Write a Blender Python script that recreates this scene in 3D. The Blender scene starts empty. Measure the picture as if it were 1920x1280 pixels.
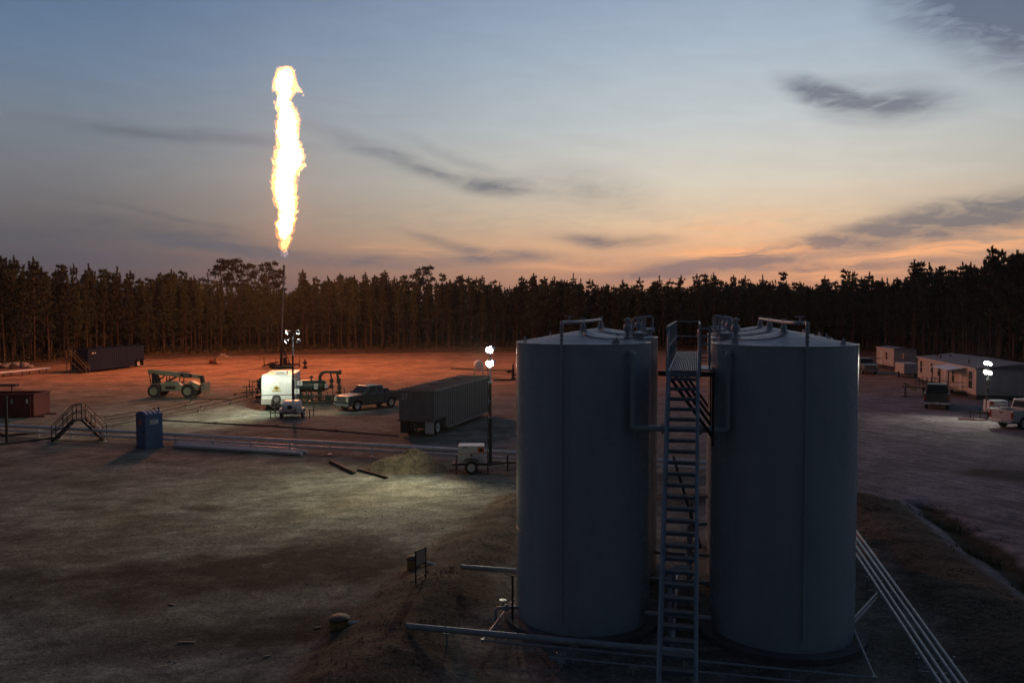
import bpy, math, random
import numpy as np
from mathutils import Vector, Matrix, noise

R = math.radians
sc = bpy.context.scene
C = sc.collection
random.seed(7)

# ------------------------------------------------------------------ camera, sky, sun, exposure
F, HZ, HC = 1557.0, 580.0, 8.5            # focal length in photograph pixels, horizon row, camera height
cam = bpy.data.cameras.new('camera')
cam.sensor_width = 36.0
cam.lens = 36.0 * F / 1920.0
cam.clip_start, cam.clip_end = 0.1, 6000
cam_o = bpy.data.objects.new('camera', cam)
C.objects.link(cam_o)
PITCH = math.atan((640 - HZ) / F)
cam_o.location = (0, 0, HC)
cam_o.rotation_euler = (math.pi / 2 - PITCH, 0, 0)
sc.camera = cam_o

sc.view_settings.view_transform = 'Standard'
sc.view_settings.look = 'None'
sc.view_settings.exposure = 0.0
sc.view_settings.gamma = 1.0
sc.view_settings.use_curve_mapping = False
sc.render.engine = 'CYCLES'
sc.cycles.use_denoising = True
sc.cycles.max_bounces = 6
sc.cycles.diffuse_bounces = 3
sc.cycles.glossy_bounces = 3
sc.cycles.transparent_max_bounces = 8
sc.cycles.sample_clamp_indirect = 4.0
try:
    sc.cycles.denoiser = 'OPENIMAGEDENOISE'
    sc.cycles.denoising_input_passes = 'RGB_ALBEDO_NORMAL'
except Exception:
    pass

SUN_AZ, SUN_EL = 15.0, 1.0                # the sun has just gone down behind the pines, right of centre


def lin(r, g, b):
    f = lambda c: (c / 255 / 12.92) if c / 255 <= 0.04045 else ((c / 255 + 0.055) / 1.055) ** 2.4
    return (f(r), f(g), f(b))


class NT:
    """small helper to write node trees"""
    def __init__(s, tree):
        s.t = tree
        s.n = tree.nodes
        s.l = tree.links

    def node(s, typ, **kw):
        n = s.n.new(typ)
        for k, v in kw.items():
            setattr(n, k, v)
        return n

    def put(s, sock, v):
        if hasattr(v, 'is_output') or isinstance(v, bpy.types.NodeSocket):
            s.l.new(v, sock)
        else:
            if isinstance(v, (tuple, list)) and len(v) == 3 and sock.type == 'RGBA':
                v = (*v, 1)
            sock.default_value = v

    def math(s, op, a, b=0.0, c=0.0, clamp=False):
        n = s.node('ShaderNodeMath', operation=op, use_clamp=clamp)
        s.put(n.inputs[0], a); s.put(n.inputs[1], b); s.put(n.inputs[2], c)
        return n.outputs[0]

    def maprange(s, v, a, b, c=0.0, d=1.0, smooth=True):
        n = s.node('ShaderNodeMapRange', interpolation_type='SMOOTHSTEP' if smooth else 'LINEAR')
        s.put(n.inputs[0], v)
        n.inputs[1].default_value, n.inputs[2].default_value = a, b
        n.inputs[3].default_value, n.inputs[4].default_value = c, d
        return n.outputs[0]

    def mix(s, f, a, b, mode='MIX'):
        n = s.node('ShaderNodeMix', data_type='RGBA', blend_type=mode)
        s.put(n.inputs[0], f); s.put(n.inputs[6], a); s.put(n.inputs[7], b)
        return n.outputs[2]

    def ramp(s, v, stops, interp='LINEAR'):
        n = s.node('ShaderNodeValToRGB')
        cr = n.color_ramp
        cr.interpolation = interp
        while len(cr.elements) < len(stops):
            cr.elements.new(0.5)
        for e, (p, c) in zip(cr.elements, stops):
            e.position = p
            e.color = (*c, 1) if len(c) == 3 else c
        s.put(n.inputs[0], v)
        return n.outputs[0]

    def noise(s, vec, scale, detail=4, rough=0.55, dist=0.0, dims='3D'):
        n = s.node('ShaderNodeTexNoise', noise_dimensions=dims)
        if vec is not None:
            s.l.new(vec, n.inputs['Vector'])
        n.inputs['Scale'].default_value = scale
        n.inputs['Detail'].default_value = detail
        n.inputs['Roughness'].default_value = rough
        n.inputs['Distortion'].default_value = dist
        return n.outputs[0]

    def mapping(s, vec, loc=(0, 0, 0), rot=(0, 0, 0), scale=(1, 1, 1), typ='TEXTURE'):
        n = s.node('ShaderNodeMapping', vector_type=typ)
        s.l.new(vec, n.inputs[0])
        n.inputs[1].default_value, n.inputs[2].default_value, n.inputs[3].default_value = loc, rot, scale
        return n.outputs[0]

    def length(s, vec):
        n = s.node('ShaderNodeVectorMath', operation='LENGTH')
        s.l.new(vec, n.inputs[0])
        return n.outputs['Value']


def build_world():
    w = bpy.data.worlds.new('World')
    sc.world = w
    w.use_nodes = True
    N = NT(w.node_tree)
    N.n.clear()
    out = N.node('ShaderNodeOutputWorld')
    tc = N.node('ShaderNodeTexCoord')
    sep = N.node('ShaderNodeSeparateXYZ')
    N.l.new(tc.outputs['Generated'], sep.inputs[0])
    x, y, z = sep.outputs
    el = N.math('MULTIPLY', N.math('ARCSINE', z), 180 / math.pi)
    az = N.math('MULTIPLY', N.math('ARCTAN2', x, y), 180 / math.pi)
    d = N.math('ABSOLUTE', N.math('SUBTRACT', az, SUN_AZ))
    d = N.math('MINIMUM', d, N.math('SUBTRACT', 360.0, d))
    t = N.math('DIVIDE', el, 90.0, clamp=True)
    P = lambda e: max(0.0, e / 90.0)
    sun_side = N.ramp(t, [(P(0), lin(158, 112, 100)), (P(2.6), lin(198, 149, 122)), (P(4.4), lin(228, 182, 144)),
                          (P(6.0), lin(222, 196, 166)), (P(8.4), lin(210, 203, 188)), (P(12), lin(192, 199, 200)),
                          (P(17), lin(166, 182, 197)), (P(20.4), lin(148, 165, 187)), (P(32), lin(98, 114, 144)),
                          (P(55), lin(70, 80, 104)), (1.0, lin(57, 65, 85))])
    away = N.ramp(t, [(P(0), lin(78, 72, 82)), (P(3.2), lin(90, 84, 92)), (P(5.5), lin(105, 101, 104)),
                      (P(8.4), lin(114, 116, 122)), (P(11.5), lin(114, 125, 137)), (P(15), lin(102, 123, 148)),
                      (P(20.4), lin(82, 107, 141)), (P(32), lin(60, 78, 108)), (P(55), lin(58, 67, 91)),
                      (1.0, lin(57, 65, 85))])
    f = N.maprange(d, 0.0, 47.0, 1.0, 0.0)
    cs = N.math('ADD', N.math('MULTIPLY', x, math.sin(R(SUN_AZ))), N.math('MULTIPLY', y, math.cos(R(SUN_AZ))))
    g = N.maprange(cs, 0.62, -0.9, 1.0, 0.20)
    sky = N.mix(f, away, sun_side)
    gm = N.node('ShaderNodeVectorMath', operation='SCALE')
    N.l.new(sky, gm.inputs[0]); N.l.new(g, gm.inputs['Scale'])
    sky = gm.outputs[0]
    # angles as a plane for the clouds
    ae = N.node('ShaderNodeCombineXYZ')
    N.l.new(az, ae.inputs[0]); N.l.new(el, ae.inputs[1])
    ae = ae.outputs[0]
    warp = N.node('ShaderNodeTexNoise', noise_dimensions='2D')
    N.l.new(N.mapping(ae, scale=(9, 4, 1)), warp.inputs['Vector'])
    warp.inputs['Scale'].default_value = 1.0
    warp.inputs['Detail'].default_value = 3
    wv = N.node('ShaderNodeVectorMath', operation='MULTIPLY_ADD')
    N.l.new(warp.outputs['Color'], wv.inputs[0])
    wv.inputs[1].default_value = (3.2, 1.2, 0)
    N.l.new(ae, wv.inputs[2])
    aw = N.node('ShaderNodeVectorMath', operation='ADD')
    N.l.new(wv.outputs[0], aw.inputs[0]); aw.inputs[1].default_value = (-1.6, -0.6, 0)
    aw = aw.outputs[0]
    wisps = N.noise(N.mapping(aw, rot=(0, 0, R(-5)), scale=(4.5, 0.95, 1)), 1.0, 5, 0.55, 0.35, '2D')
    fine = N.noise(N.mapping(aw, rot=(0, 0, R(6)), scale=(1.9, 0.6, 1)), 1.0, 5, 0.6, 0.5, '2D')
    wm = N.math('ADD', N.math('MULTIPLY', wisps, 0.62), N.math('MULTIPLY', fine, 0.38))

    def px(X, Y):
        return math.degrees(math.atan((X - 960) / F)), math.degrees(math.atan((HZ - Y) / F * math.cos(math.atan((X - 960) / F))))

    def clouds(lst):
        tot = None
        for X, Y, hw, hh, tilt, amp in lst:
            a, e = px(X, Y)
            k = 180 / math.pi / F
            m = N.mapping(aw, loc=(a, e, 0), rot=(0, 0, R(tilt)), scale=(hw * k, hh * k, 1))
            v = N.math('MULTIPLY', N.maprange(N.length(m), 1.3, 0.0, 0.0, 1.0), amp)
            tot = v if tot is None else N.math('MAXIMUM', tot, v)
        return tot
    dark = clouds([(1880, 15, 230, 105, -28, 1.7), (1570, 183, 125, 26, -17, 1.3), (1665, 203, 120, 36, -4, 1.05), (1620, 165, 150, 22, -3, 0.35), (330, 257, 230, 16, -2, 0.62),
                   (640, 262, 150, 16, -12, 0.35), (735, 300, 170, 18, -14, 0.6), (830, 328, 170, 20, -12, 0.75), (925, 348, 120, 26, -9, 0.9), (990, 362, 90, 22, -4, 0.5), (870, 300, 160, 14, -16, 0.3), (1110, 360, 170, 46, -8, 0.42),
                   (850, 462, 140, 14, -12, 0.85), (930, 485, 150, 15, 4, 0.95), (1135, 452, 150, 18, -3, 0.95),
                   (1760, 425, 270, 44, 11, 1.35), (1560, 462, 190, 26, 9, 1.1), (1330, 500, 280, 22, 5, 1.35),
                   (1500, 505, 200, 14, 1, 0.9), (330, 412, 190, 9, -9, 0.75), (300, 438, 260, 26, -5, 0.95), (430, 468, 250, 18, -5, 1.05),
                   (120, 440, 240, 34, 0, 0.75), (150, 480, 420, 24, 0, 0.6), (700, 495, 240, 16, 0, 0.9), (1720, 492, 130, 8, 2, 0.6),
                   (-900, 250, 420, 60, 8, 0.9), (2900, 300, 420, 60, -6, 0.9)])
    lowband = clouds([(960, 420, 1500, 60, 0, 0.30), (1150, 490, 900, 34, 0, 0.42)])
    dens = N.math('MULTIPLY', N.math('MAXIMUM', dark, lowband), N.maprange(wm, 0.33, 0.66))
    soft = N.math('MULTIPLY', dark, 0.42)
    dens = N.math('MINIMUM', N.math('ADD', N.math('MULTIPLY', dens, 0.60), soft), 0.86)
    ccol = N.ramp(t, [(P(0), lin(104, 98, 112)), (P(3.2), lin(98, 101, 115)), (P(6), lin(98, 104, 114)), (P(12), lin(104, 110, 124)), (P(20), lin(78, 92, 122)), (1.0, lin(40, 48, 66))])
    cg = N.node('ShaderNodeVectorMath', operation='SCALE')
    N.l.new(ccol, cg.inputs[0]); N.l.new(N.maprange(d, 10.0, 60.0, 1.0, 0.62), cg.inputs['Scale'])
    sky = N.mix(dens, sky, cg.outputs[0])
    glow = clouds([(1390, 478, 190, 13, 1, 1.0), (1720, 478, 230, 14, 6, 1.0), (1860, 452, 140, 26, 8, 0.7), (1380, 425, 150, 26, 5, 0.45),
                   (770, 474, 120, 9, -4, 0.45), (1540, 512, 120, 8, 0, 0.6), (1650, 515, 200, 9, 2, 0.75), (1060, 500, 160, 8, 0, 0.35)])
    gd = N.math('MULTIPLY', glow, N.maprange(N.noise(N.mapping(aw, scale=(6, 0.5, 1)), 1.0, 5, 0.6, 0.4, '2D'), 0.36, 0.62))
    sky = N.mix(N.math('MULTIPLY', gd, 0.9), sky, lin(250, 178, 128))
    # broad faint streaking
    streak = N.maprange(wisps, 0.25, 0.75, 0.975, 1.025)
    sm = N.node('ShaderNodeVectorMath', operation='SCALE')
    N.l.new(sky, sm.inputs[0]); N.l.new(streak, sm.inputs['Scale'])
    sky = sm.outputs[0]
    bg = N.node('ShaderNodeBackground')
    N.l.new(sky, bg.inputs[0])
    bg.inputs[1].default_value = 1.02
    nis = N.node('ShaderNodeTexSky', sky_type='NISHITA')
    nis.sun_disc = False
    nis.sun_elevation = R(SUN_EL)
    nis.sun_rotation = R(SUN_AZ)
    bg2 = N.node('ShaderNodeBackground')
    N.l.new(nis.outputs[0], bg2.inputs[0])
    bg2.inputs[1].default_value = 0.006
    add = N.node('ShaderNodeAddShader')
    N.l.new(bg.outputs[0], add.inputs[0]); N.l.new(bg2.outputs[0], add.inputs[1])
    N.l.new(add.outputs[0], out.inputs[0])


build_world()
sl = bpy.data.lights.new('sun', 'SUN')
sl.energy, sl.angle, sl.color = 0.012, R(8), (1.0, 0.62, 0.4)
so = bpy.data.objects.new('sun', sl)
C.objects.link(so)
so.rotation_euler = Vector((-math.sin(R(SUN_AZ)), -math.cos(R(SUN_AZ)), -math.tan(R(SUN_EL)))).to_track_quat('-Z', 'Y').to_euler()


# ------------------------------------------------------------------ helpers
_up = Vector((0, math.sin(PITCH), math.cos(PITCH)))
_fw = Vector((0, math.cos(PITCH), -math.sin(PITCH)))


def at(px, py, z=0.0):
    """where the ray through a photograph pixel meets the height z"""
    r = Vector((1, 0, 0)) * ((px - 960) / F) + _up * ((640 - py) / F) + _fw
    k = (z - HC) / r.z
    return Vector((r.x * k, r.y * k, z))


def atd(px, py, D):
    """the point at depth D along a photograph pixel"""
    r = Vector((1, 0, 0)) * ((px - 960) / F) + _up * ((640 - py) / F) + _fw
    return Vector((0, 0, HC)) + r * (D / r.y)


def atg(px, py, up=0.0):
    """where a photograph pixel meets the ground itself"""
    z = 0.0
    for _ in range(12):
        p = at(px, py, z + up)
        z = 0.5 * z + 0.5 * hz(p.x, p.y)
    return Vector((p.x, p.y, z))


class MB:
    def __init__(s):
        s.v, s.f = [], []

    def add(s, vs, fs):
        o = len(s.v)
        s.v += [tuple(v) for v in vs]
        s.f += [tuple(i + o for i in f) for f in fs]
        return s

    def hexa(s, p):
        return s.add(p, [(0, 3, 2, 1), (4, 5, 6, 7), (0, 1, 5, 4), (1, 2, 6, 5), (2, 3, 7, 6), (3, 0, 4, 7)])

    def box(s, c, d, rz=0.0, M=None):
        ps = [(-1, -1, -1), (1, -1, -1), (1, 1, -1), (-1, 1, -1), (-1, -1, 1), (1, -1, 1), (1, 1, 1), (-1, 1, 1)]
        m = M or Matrix.Rotation(rz, 3, 'Z')
        return s.hexa([m @ Vector((a * d[0] / 2, b * d[1] / 2, e * d[2] / 2)) + Vector(c) for a, b, e in ps])

    def frustum(s, b0, b1, z0, t0, t1, z1):
        """b0,b1,t0,t1 = (x,y) corners of the bottom and top rectangles"""
        return s.hexa([(b0[0], b0[1], z0), (b1[0], b0[1], z0), (b1[0], b1[1], z0), (b0[0], b1[1], z0),
                       (t0[0], t0[1], z1), (t1[0], t0[1], z1), (t1[0], t1[1], z1), (t0[0], t1[1], z1)])

    def bar(s, p, q, w, h=None, up=(0, 0, 1)):
        p, q = Vector(p), Vector(q)
        h = h or w
        d = (q - p).normalized()
        u = Vector(up)
        if abs(d.dot(u)) > 0.99:
            u = Vector((0, 1, 0))
        a = d.cross(u).normalized() * (w / 2)
        b = a.cross(d).normalized() * (h / 2)
        return s.hexa([p - a - b, p + a - b, p + a + b, p - a + b, q - a - b, q + a - b, q + a + b, q - a + b])

    def tube(s, path, r, n=8, caps=True):
        path = [Vector(p) for p in path]
        k = len(path)
        rs = r if isinstance(r, (list, tuple)) else [r] * k
        vs, fs = [], []
        pa = None
        for i, p in enumerate(path):
            d = (path[min(i + 1, k - 1)] - path[max(i - 1, 0)]).normalized()
            if pa is None:
                u = Vector((0, 0, 1)) if abs(d.z) < 0.9 else Vector((1, 0, 0))
                a = d.cross(u).normalized()
            else:
                a = (pa - d * pa.dot(d)).normalized()
            pa = a
            b = d.cross(a)
            for j in range(n):
                t = 2 * math.pi * j / n
                vs.append(p + (a * math.cos(t) + b * math.sin(t)) * rs[i])
        for i in range(k - 1):
            for j in range(n):
                fs.append((i * n + j, i * n + (j + 1) % n, (i + 1) * n + (j + 1) % n, (i + 1) * n + j))
        if caps:
            fs.append(tuple(reversed(range(n))))
            fs.append(tuple((k - 1) * n + j for j in range(n)))
        return s.add(vs, fs)

    def cyl(s, p, q, r, r2=None, n=16):
        return s.tube([p, q], [r, r if r2 is None else r2], n)

    def lathe(s, prof, c=(0, 0, 0), n=24, M=None, close=True):
        vs, fs = [], []
        for r, z in prof:
            for j in range(n):
                t = 2 * math.pi * j / n
                p = Vector((r * math.cos(t), r * math.sin(t), z))
                if M is not None:
                    p = M @ p
                vs.append(p + Vector(c))
        for i in range(len(prof) - 1):
            for j in range(n):
                fs.append((i * n + j, i * n + (j + 1) % n, (i + 1) * n + (j + 1) % n, (i + 1) * n + j))
        if close:
            fs.append(tuple(reversed(range(n))))
            fs.append(tuple((len(prof) - 1) * n + j for j in range(n)))
        return s.add(vs, fs)

    def prism(s, poly, y0, y1, ax='XZ'):
        """polygon (a,b) extruded across the third axis"""
        k = len(poly)
        if ax == 'XZ':
            P = lambda a, b, y: (a, y, b)
        elif ax == 'YZ':
            P = lambda a, b, y: (y, a, b)
        else:
            P = lambda a, b, y: (a, b, y)
        vs = [P(a, b, y0) for a, b in poly] + [P(a, b, y1) for a, b in poly]
        fs = [tuple(range(k)), tuple(reversed(range(k, 2 * k)))]
        for i in range(k):
            fs.append((i, i + k, (i + 1) % k + k, (i + 1) % k))
        return s.add(vs, fs)

    def quad(s, *p):
        return s.add(p, [tuple(range(len(p)))])

    def mesh(s, name, smooth=40):
        me = bpy.data.meshes.new(name)
        me.from_pydata(s.v, [], s.f)
        import bmesh
        bm = bmesh.new()
        bm.from_mesh(me)
        bmesh.ops.recalc_face_normals(bm, faces=bm.faces)
        bm.to_mesh(me)
        bm.free()
        if smooth:
            me.polygons.foreach_set('use_smooth', [True] * len(me.polygons))
            me.set_sharp_from_angle(angle=R(smooth))
        return me

    def build(s, name, mat, parent=None, bevel=0.0, smooth=40):
        return link(name, s.mesh(name, smooth), mat, parent, bevel)


def link(name, me, mat, parent=None, bevel=0.0):
    o = bpy.data.objects.new(name, me)
    C.objects.link(o)
    if mat is not None and not me.materials:
        me.materials.append(mat)
    if parent is not None:
        o.parent = parent
    if bevel:
        b = o.modifiers.new('bevel', 'BEVEL')
        b.width = bevel
        b.segments = 2
        b.limit_method = 'ANGLE'
        b.angle_limit = R(35)
    return o


def inst(name, me, parent, loc=(0, 0, 0), rot=(0, 0, 0), scale=(1, 1, 1)):
    o = bpy.data.objects.new(name, me)
    C.objects.link(o)
    o.parent = parent
    o.location, o.rotation_euler, o.scale = loc, rot, scale
    return o


def tag(o, label, cat, group=None, kind=None):
    if label:
        o['label'] = label
    if cat:
        o['category'] = cat
    if group:
        o['group'] = group
    if kind:
        o['kind'] = kind
    return o


def thing(name, label, cat, loc=(0, 0, 0), rz=0.0, group=None):
    o = bpy.data.objects.new(name, None)
    o.empty_display_size = 0.3
    C.objects.link(o)
    o.location = loc
    o.rotation_euler = (0, 0, rz)
    return tag(o, label, cat, group)


def pm(name, rgb, rough=0.6, metal=0.0, var=0.18, scale=2.5, bump=0.0, bscale=30.0, dirt=None, dirt_amt=0.35, spec=0.5, streak=False):
    m = bpy.data.materials.new(name)
    m.use_nodes = True
    N = NT(m.node_tree)
    b = N.n['Principled BSDF']
    tc = N.node('ShaderNodeTexCoord')
    v = tc.outputs['Object']
    vv = N.mapping(v, scale=(1, 1, 4)) if streak else v
    n1 = N.noise(vv, scale, 6, 0.6, 0.2)
    col = N.mix(N.maprange(n1, 0.3, 0.7), tuple(c * (1 - var) for c in rgb), tuple(min(1, c * (1 + var)) for c in rgb))
    if dirt:
        n2 = N.noise(vv, scale * 2.7, 8, 0.7, 0.4)
        col = N.mix(N.math('MULTIPLY', N.maprange(n2, 0.50, 0.68), dirt_amt), col, dirt)
    N.l.new(col, b.inputs['Base Color'])
    n3 = N.noise(v, scale * 4, 4, 0.6)
    N.l.new(N.maprange(n3, 0.2, 0.8, max(0.03, rough - 0.1), min(1, rough + 0.12)), b.inputs['Roughness'])
    b.inputs['Metallic'].default_value = metal
    b.inputs['Specular IOR Level'].default_value = spec
    if bump:
        bp = N.node('ShaderNodeBump')
        bp.inputs['Strength'].default_value = bump
        bp.inputs['Distance'].default_value = 0.02
        N.l.new(N.noise(v, bscale, 5, 0.65), bp.inputs['Height'])
        N.l.new(bp.outputs[0], b.inputs['Normal'])
    return m


def emit(name, rgb, s):
    m = bpy.data.materials.new(name)
    m.use_nodes = True
    N = NT(m.node_tree)
    N.n.clear()
    o = N.node('ShaderNodeOutputMaterial')
    e = N.node('ShaderNodeEmission')
    e.inputs[0].default_value = (*rgb, 1)
    e.inputs[1].default_value = s
    N.l.new(e.outputs[0], o.inputs[0])
    return m


RUST = (0.10, 0.045, 0.02)
DUST = (0.24, 0.19, 0.14)
M = dict(
    tank=pm('tank_paint', (0.375, 0.43, 0.44), 0.26, 0, 0.06, 0.5, 0.03, 3, dirt=(0.25, 0.32, 0.33), dirt_amt=0.45, streak=True),
    roof=pm('tank_roof_paint', (0.36, 0.37, 0.39), 0.5, 0, 0.10, 1.2, dirt=(0.22, 0.2, 0.18), dirt_amt=0.4),
    pipe=pm('painted_pipe', (0.33, 0.36, 0.38), 0.42, 0, 0.12, 3, dirt=RUST, dirt_amt=0.3),
    galv=pm('galvanised_steel', (0.26, 0.32, 0.36), 0.45, 0.35, 0.15, 4, dirt=(0.12, 0.10, 0.08), dirt_amt=0.3),
    treadsteel=pm('tread_steel', (0.10, 0.135, 0.16), 0.6, 0, 0.15, 6),
    grate=pm('grating_steel', (0.34, 0.36, 0.37), 0.45, 0.5, 0.15, 6),
    black=pm('black_steel', (0.022, 0.022, 0.023), 0.55, 0, 0.3, 4, dirt=RUST, dirt_amt=0.3),
    blackpipe=pm('rusty_flow_line', (0.035, 0.027, 0.022), 0.65, 0, 0.35, 5, dirt=RUST, dirt_amt=0.5),
    rubber=pm('tyre_rubber', (0.02, 0.02, 0.02), 0.85, 0, 0.25, 6, 0.3, 40, dirt=DUST, dirt_amt=0.35),
    white=pm('white_paint', (0.70, 0.70, 0.68), 0.42, 0, 0.06, 2, dirt=(0.42, 0.38, 0.32), dirt_amt=0.3),
    whitepipe=pm('white_coated_pipe', (0.74, 0.75, 0.76), 0.45, 0, 0.10, 2, dirt=(0.30, 0.25, 0.2), dirt_amt=0.45),
    siding=pm('trailer_siding', (0.56, 0.52, 0.47), 0.6, 0, 0.06, 1.5, dirt=(0.36, 0.32, 0.27), dirt_amt=0.3),
    shingle=pm('trailer_roof', (0.20, 0.19, 0.19), 0.8, 0, 0.15, 1.5, 0.3, 25),
    skirt=pm('dark_skirting', (0.05, 0.045, 0.04), 0.8),
    glass=pm('dark_glass', (0.012, 0.014, 0.016), 0.08, 0, 0.1, 3, spec=0.35),
    chrome=pm('chrome', (0.55, 0.56, 0.57), 0.2, 1.0, 0.08, 5),
    alum=pm('aluminium_rim', (0.45, 0.45, 0.46), 0.35, 0.9, 0.1, 8),
    greentruck=pm('green_truck_paint', (0.045, 0.085, 0.075), 0.28, 0, 0.08, 2, dirt=DUST, dirt_amt=0.25),
    darktruck=pm('dark_truck_paint', (0.035, 0.045, 0.042), 0.3, 0, 0.08, 2, dirt=DUST, dirt_amt=0.3),
    whitetruck=pm('white_truck_paint', (0.50, 0.50, 0.50), 0.3, 0, 0.05, 2, dirt=DUST, dirt_amt=0.25),
    palegreen=pm('pale_green_truck_paint', (0.20, 0.25, 0.21), 0.4, 0, 0.08, 2, dirt=DUST, dirt_amt=0.3),
    fracgrey=pm('frac_tank_grey', (0.215, 0.21, 0.195), 0.6, 0, 0.12, 1.2, dirt=RUST, dirt_amt=0.35, streak=True),
    fracblue=pm('frac_tank_blue', (0.008, 0.020, 0.05), 0.6, 0, 0.12, 1.2, streak=True, spec=0.3),
    bluebox=pm('portable_toilet_blue', (0.035, 0.115, 0.24), 0.45, 0, 0.08, 2, dirt=DUST, dirt_amt=0.25),
    redbin=pm('red_bin_paint', (0.16, 0.03, 0.025), 0.6, 0, 0.2, 1.5, dirt=RUST, dirt_amt=0.5, streak=True),
    cream=pm('machine_cream_paint', (0.30, 0.28, 0.19), 0.5, 0, 0.1, 2, dirt=(0.16, 0.12, 0.08), dirt_amt=0.5),
    sep=pm('separator_green', (0.027, 0.05, 0.036), 0.45, 0, 0.2, 3, dirt=RUST, dirt_amt=0.4),
    sepdark=pm('heater_dark_green', (0.03, 0.045, 0.035), 0.55, 0, 0.3, 3, dirt=RUST, dirt_amt=0.4),
    yellow=pm('safety_yellow', (0.46, 0.33, 0.06), 0.5, 0, 0.12, 4, dirt=RUST, dirt_amt=0.3),
    stairyellow=pm('faded_yellow', (0.26, 0.20, 0.08), 0.6, 0, 0.15, 4, dirt=RUST, dirt_amt=0.4),
    orange=pm('orange_decal', (0.65, 0.10, 0.02), 0.5, 0, 0.1, 6),
    red=pm('red_lens', (0.35, 0.02, 0.015), 0.25),
    amber=pm('headlamp_lens', (0.55, 0.5, 0.42), 0.15, 0, 0.1, 9),
    plastic=pm('pot_plastic', (0.34, 0.22, 0.06), 0.6, 0, 0.25, 6, dirt=DUST, dirt_amt=0.4),
    lid=pm('pot_lid', (0.10, 0.075, 0.05), 0.7, 0, 0.25, 6, dirt=DUST, dirt_amt=0.4),
    wood=pm('weathered_wood', (0.38, 0.30, 0.2), 0.8, 0, 0.25, 8),
    concrete=pm('ring_foundation', (0.13, 0.13, 0.125), 0.85, 0, 0.2, 3, 0.4, 20),
    paper=pm('pale_sign_board', (0.42, 0.40, 0.38), 0.6, 0, 0.1, 5),
    bark=pm('pine_bark', (0.072, 0.050, 0.037), 0.9, 0, 0.35, 6, 0.5, 10),
    needles=pm('pine_needles', (0.027, 0.042, 0.017), 0.7, 0, 0.4, 1.5),
    oldneedles=pm('old_pine_needles', (0.032, 0.046, 0.018), 0.7, 0, 0.35, 0.8),
    brush=pm('undergrowth_leaves', (0.04, 0.043, 0.02), 0.8, 0, 0.4, 0.5),
    drygrass=pm('dry_grass', (0.13, 0.10, 0.05), 0.85, 0, 0.45, 0.9),
    greengrass=pm('green_grass', (0.045, 0.06, 0.022), 0.85, 0, 0.45, 0.9),
    gravel=pm('piled_gravel', (0.15, 0.118, 0.072), 0.9, 0, 0.4, 3, 1.0, 14),
    stone=pm('loose_stone', (0.17, 0.163, 0.15), 0.9, 0, 0.3, 3),
    sack=pm('pale_sacks', (0.33, 0.30, 0.27), 0.75, 0, 0.2, 3),
    inlet=pm('lens_off', (0.3, 0.3, 0.3), 0.2),
)
M['lamp'] = emit('lit_lamp_glass', (1.0, 0.97, 0.86), 40)


def gas(name, rgb, s):
    """burning gas: adds its own light and lets everything behind it through"""
    m = emit(name, rgb, s)
    N = NT(m.node_tree)
    o = [n for n in N.n if n.type == 'OUTPUT_MATERIAL'][0]
    e = [n for n in N.n if n.type == 'EMISSION'][0]
    tr = N.node('ShaderNodeBsdfTransparent')
    ad = N.node('ShaderNodeAddShader')
    N.l.new(e.outputs[0], ad.inputs[0]); N.l.new(tr.outputs[0], ad.inputs[1]); N.l.new(ad.outputs[0], o.inputs[0])
    m.cycles.emission_sampling = 'NONE'
    return m


M['flame'] = gas('flame_core', (1.0, 0.74, 0.42), 2.6)
M['flame_mid'] = gas('flame_middle', (1.0, 0.47, 0.13), 0.50)
M['flame_out'] = gas('flame_mantle', (1.0, 0.34, 0.05), 0.22)
M['lick'] = gas('flame_edge', (1.0, 0.44, 0.11), 0.45)
M['lick2'] = gas('flame_root', (0.55, 0.42, 0.48), 0.07)

# ------------------------------------------------------------------ the ground
CD = Vector((math.sin(R(12.5)), math.cos(R(12.5)), 0))      # direction of the tank columns
CX = Vector((math.cos(R(12.5)), -math.sin(R(12.5)), 0))
BRZ = -R(12.5)
T_L, T_R = Vector((1.95, 22.75, 0)), Vector((7.10, 21.70, 0))


def seg_d(x, y, a, b):
    ax, ay, bx, by = *a, *b
    dx, dy = bx - ax, by - ay
    t = np.clip(((x - ax) * dx + (y - ay) * dy) / (dx * dx + dy * dy), 0, 1)
    return np.hypot(x - ax - t * dx, y - ay - t * dy)


BERM_L = [(-5.6, 8.0), (-3.9, 16.5), (-2.6, 23.0), (-1.0, 30.0), (0.4, 36.0)]
BERM_R = [(10.4, 6.0), (11.7, 15.0), (12.9, 22.0), (13.9, 29.0), (15.2, 36.0)]
BERM_B = [(0.2, 36.0), (7.5, 36.6), (15.2, 36.0)]


def fbm(x, y, f, seed):
    rng = np.random.RandomState(seed)
    out = np.zeros_like(x)
    a = 1.0
    for o in range(5):
        for k in range(4):
            th, ph = rng.uniform(0, 2 * np.pi, 2)
            out += a * np.sin((x * np.cos(th) + y * np.sin(th)) * f * rng.uniform(0.7, 1.4) + ph) / 4
        a *= 0.55
        f *= 2.05
    return out


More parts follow.
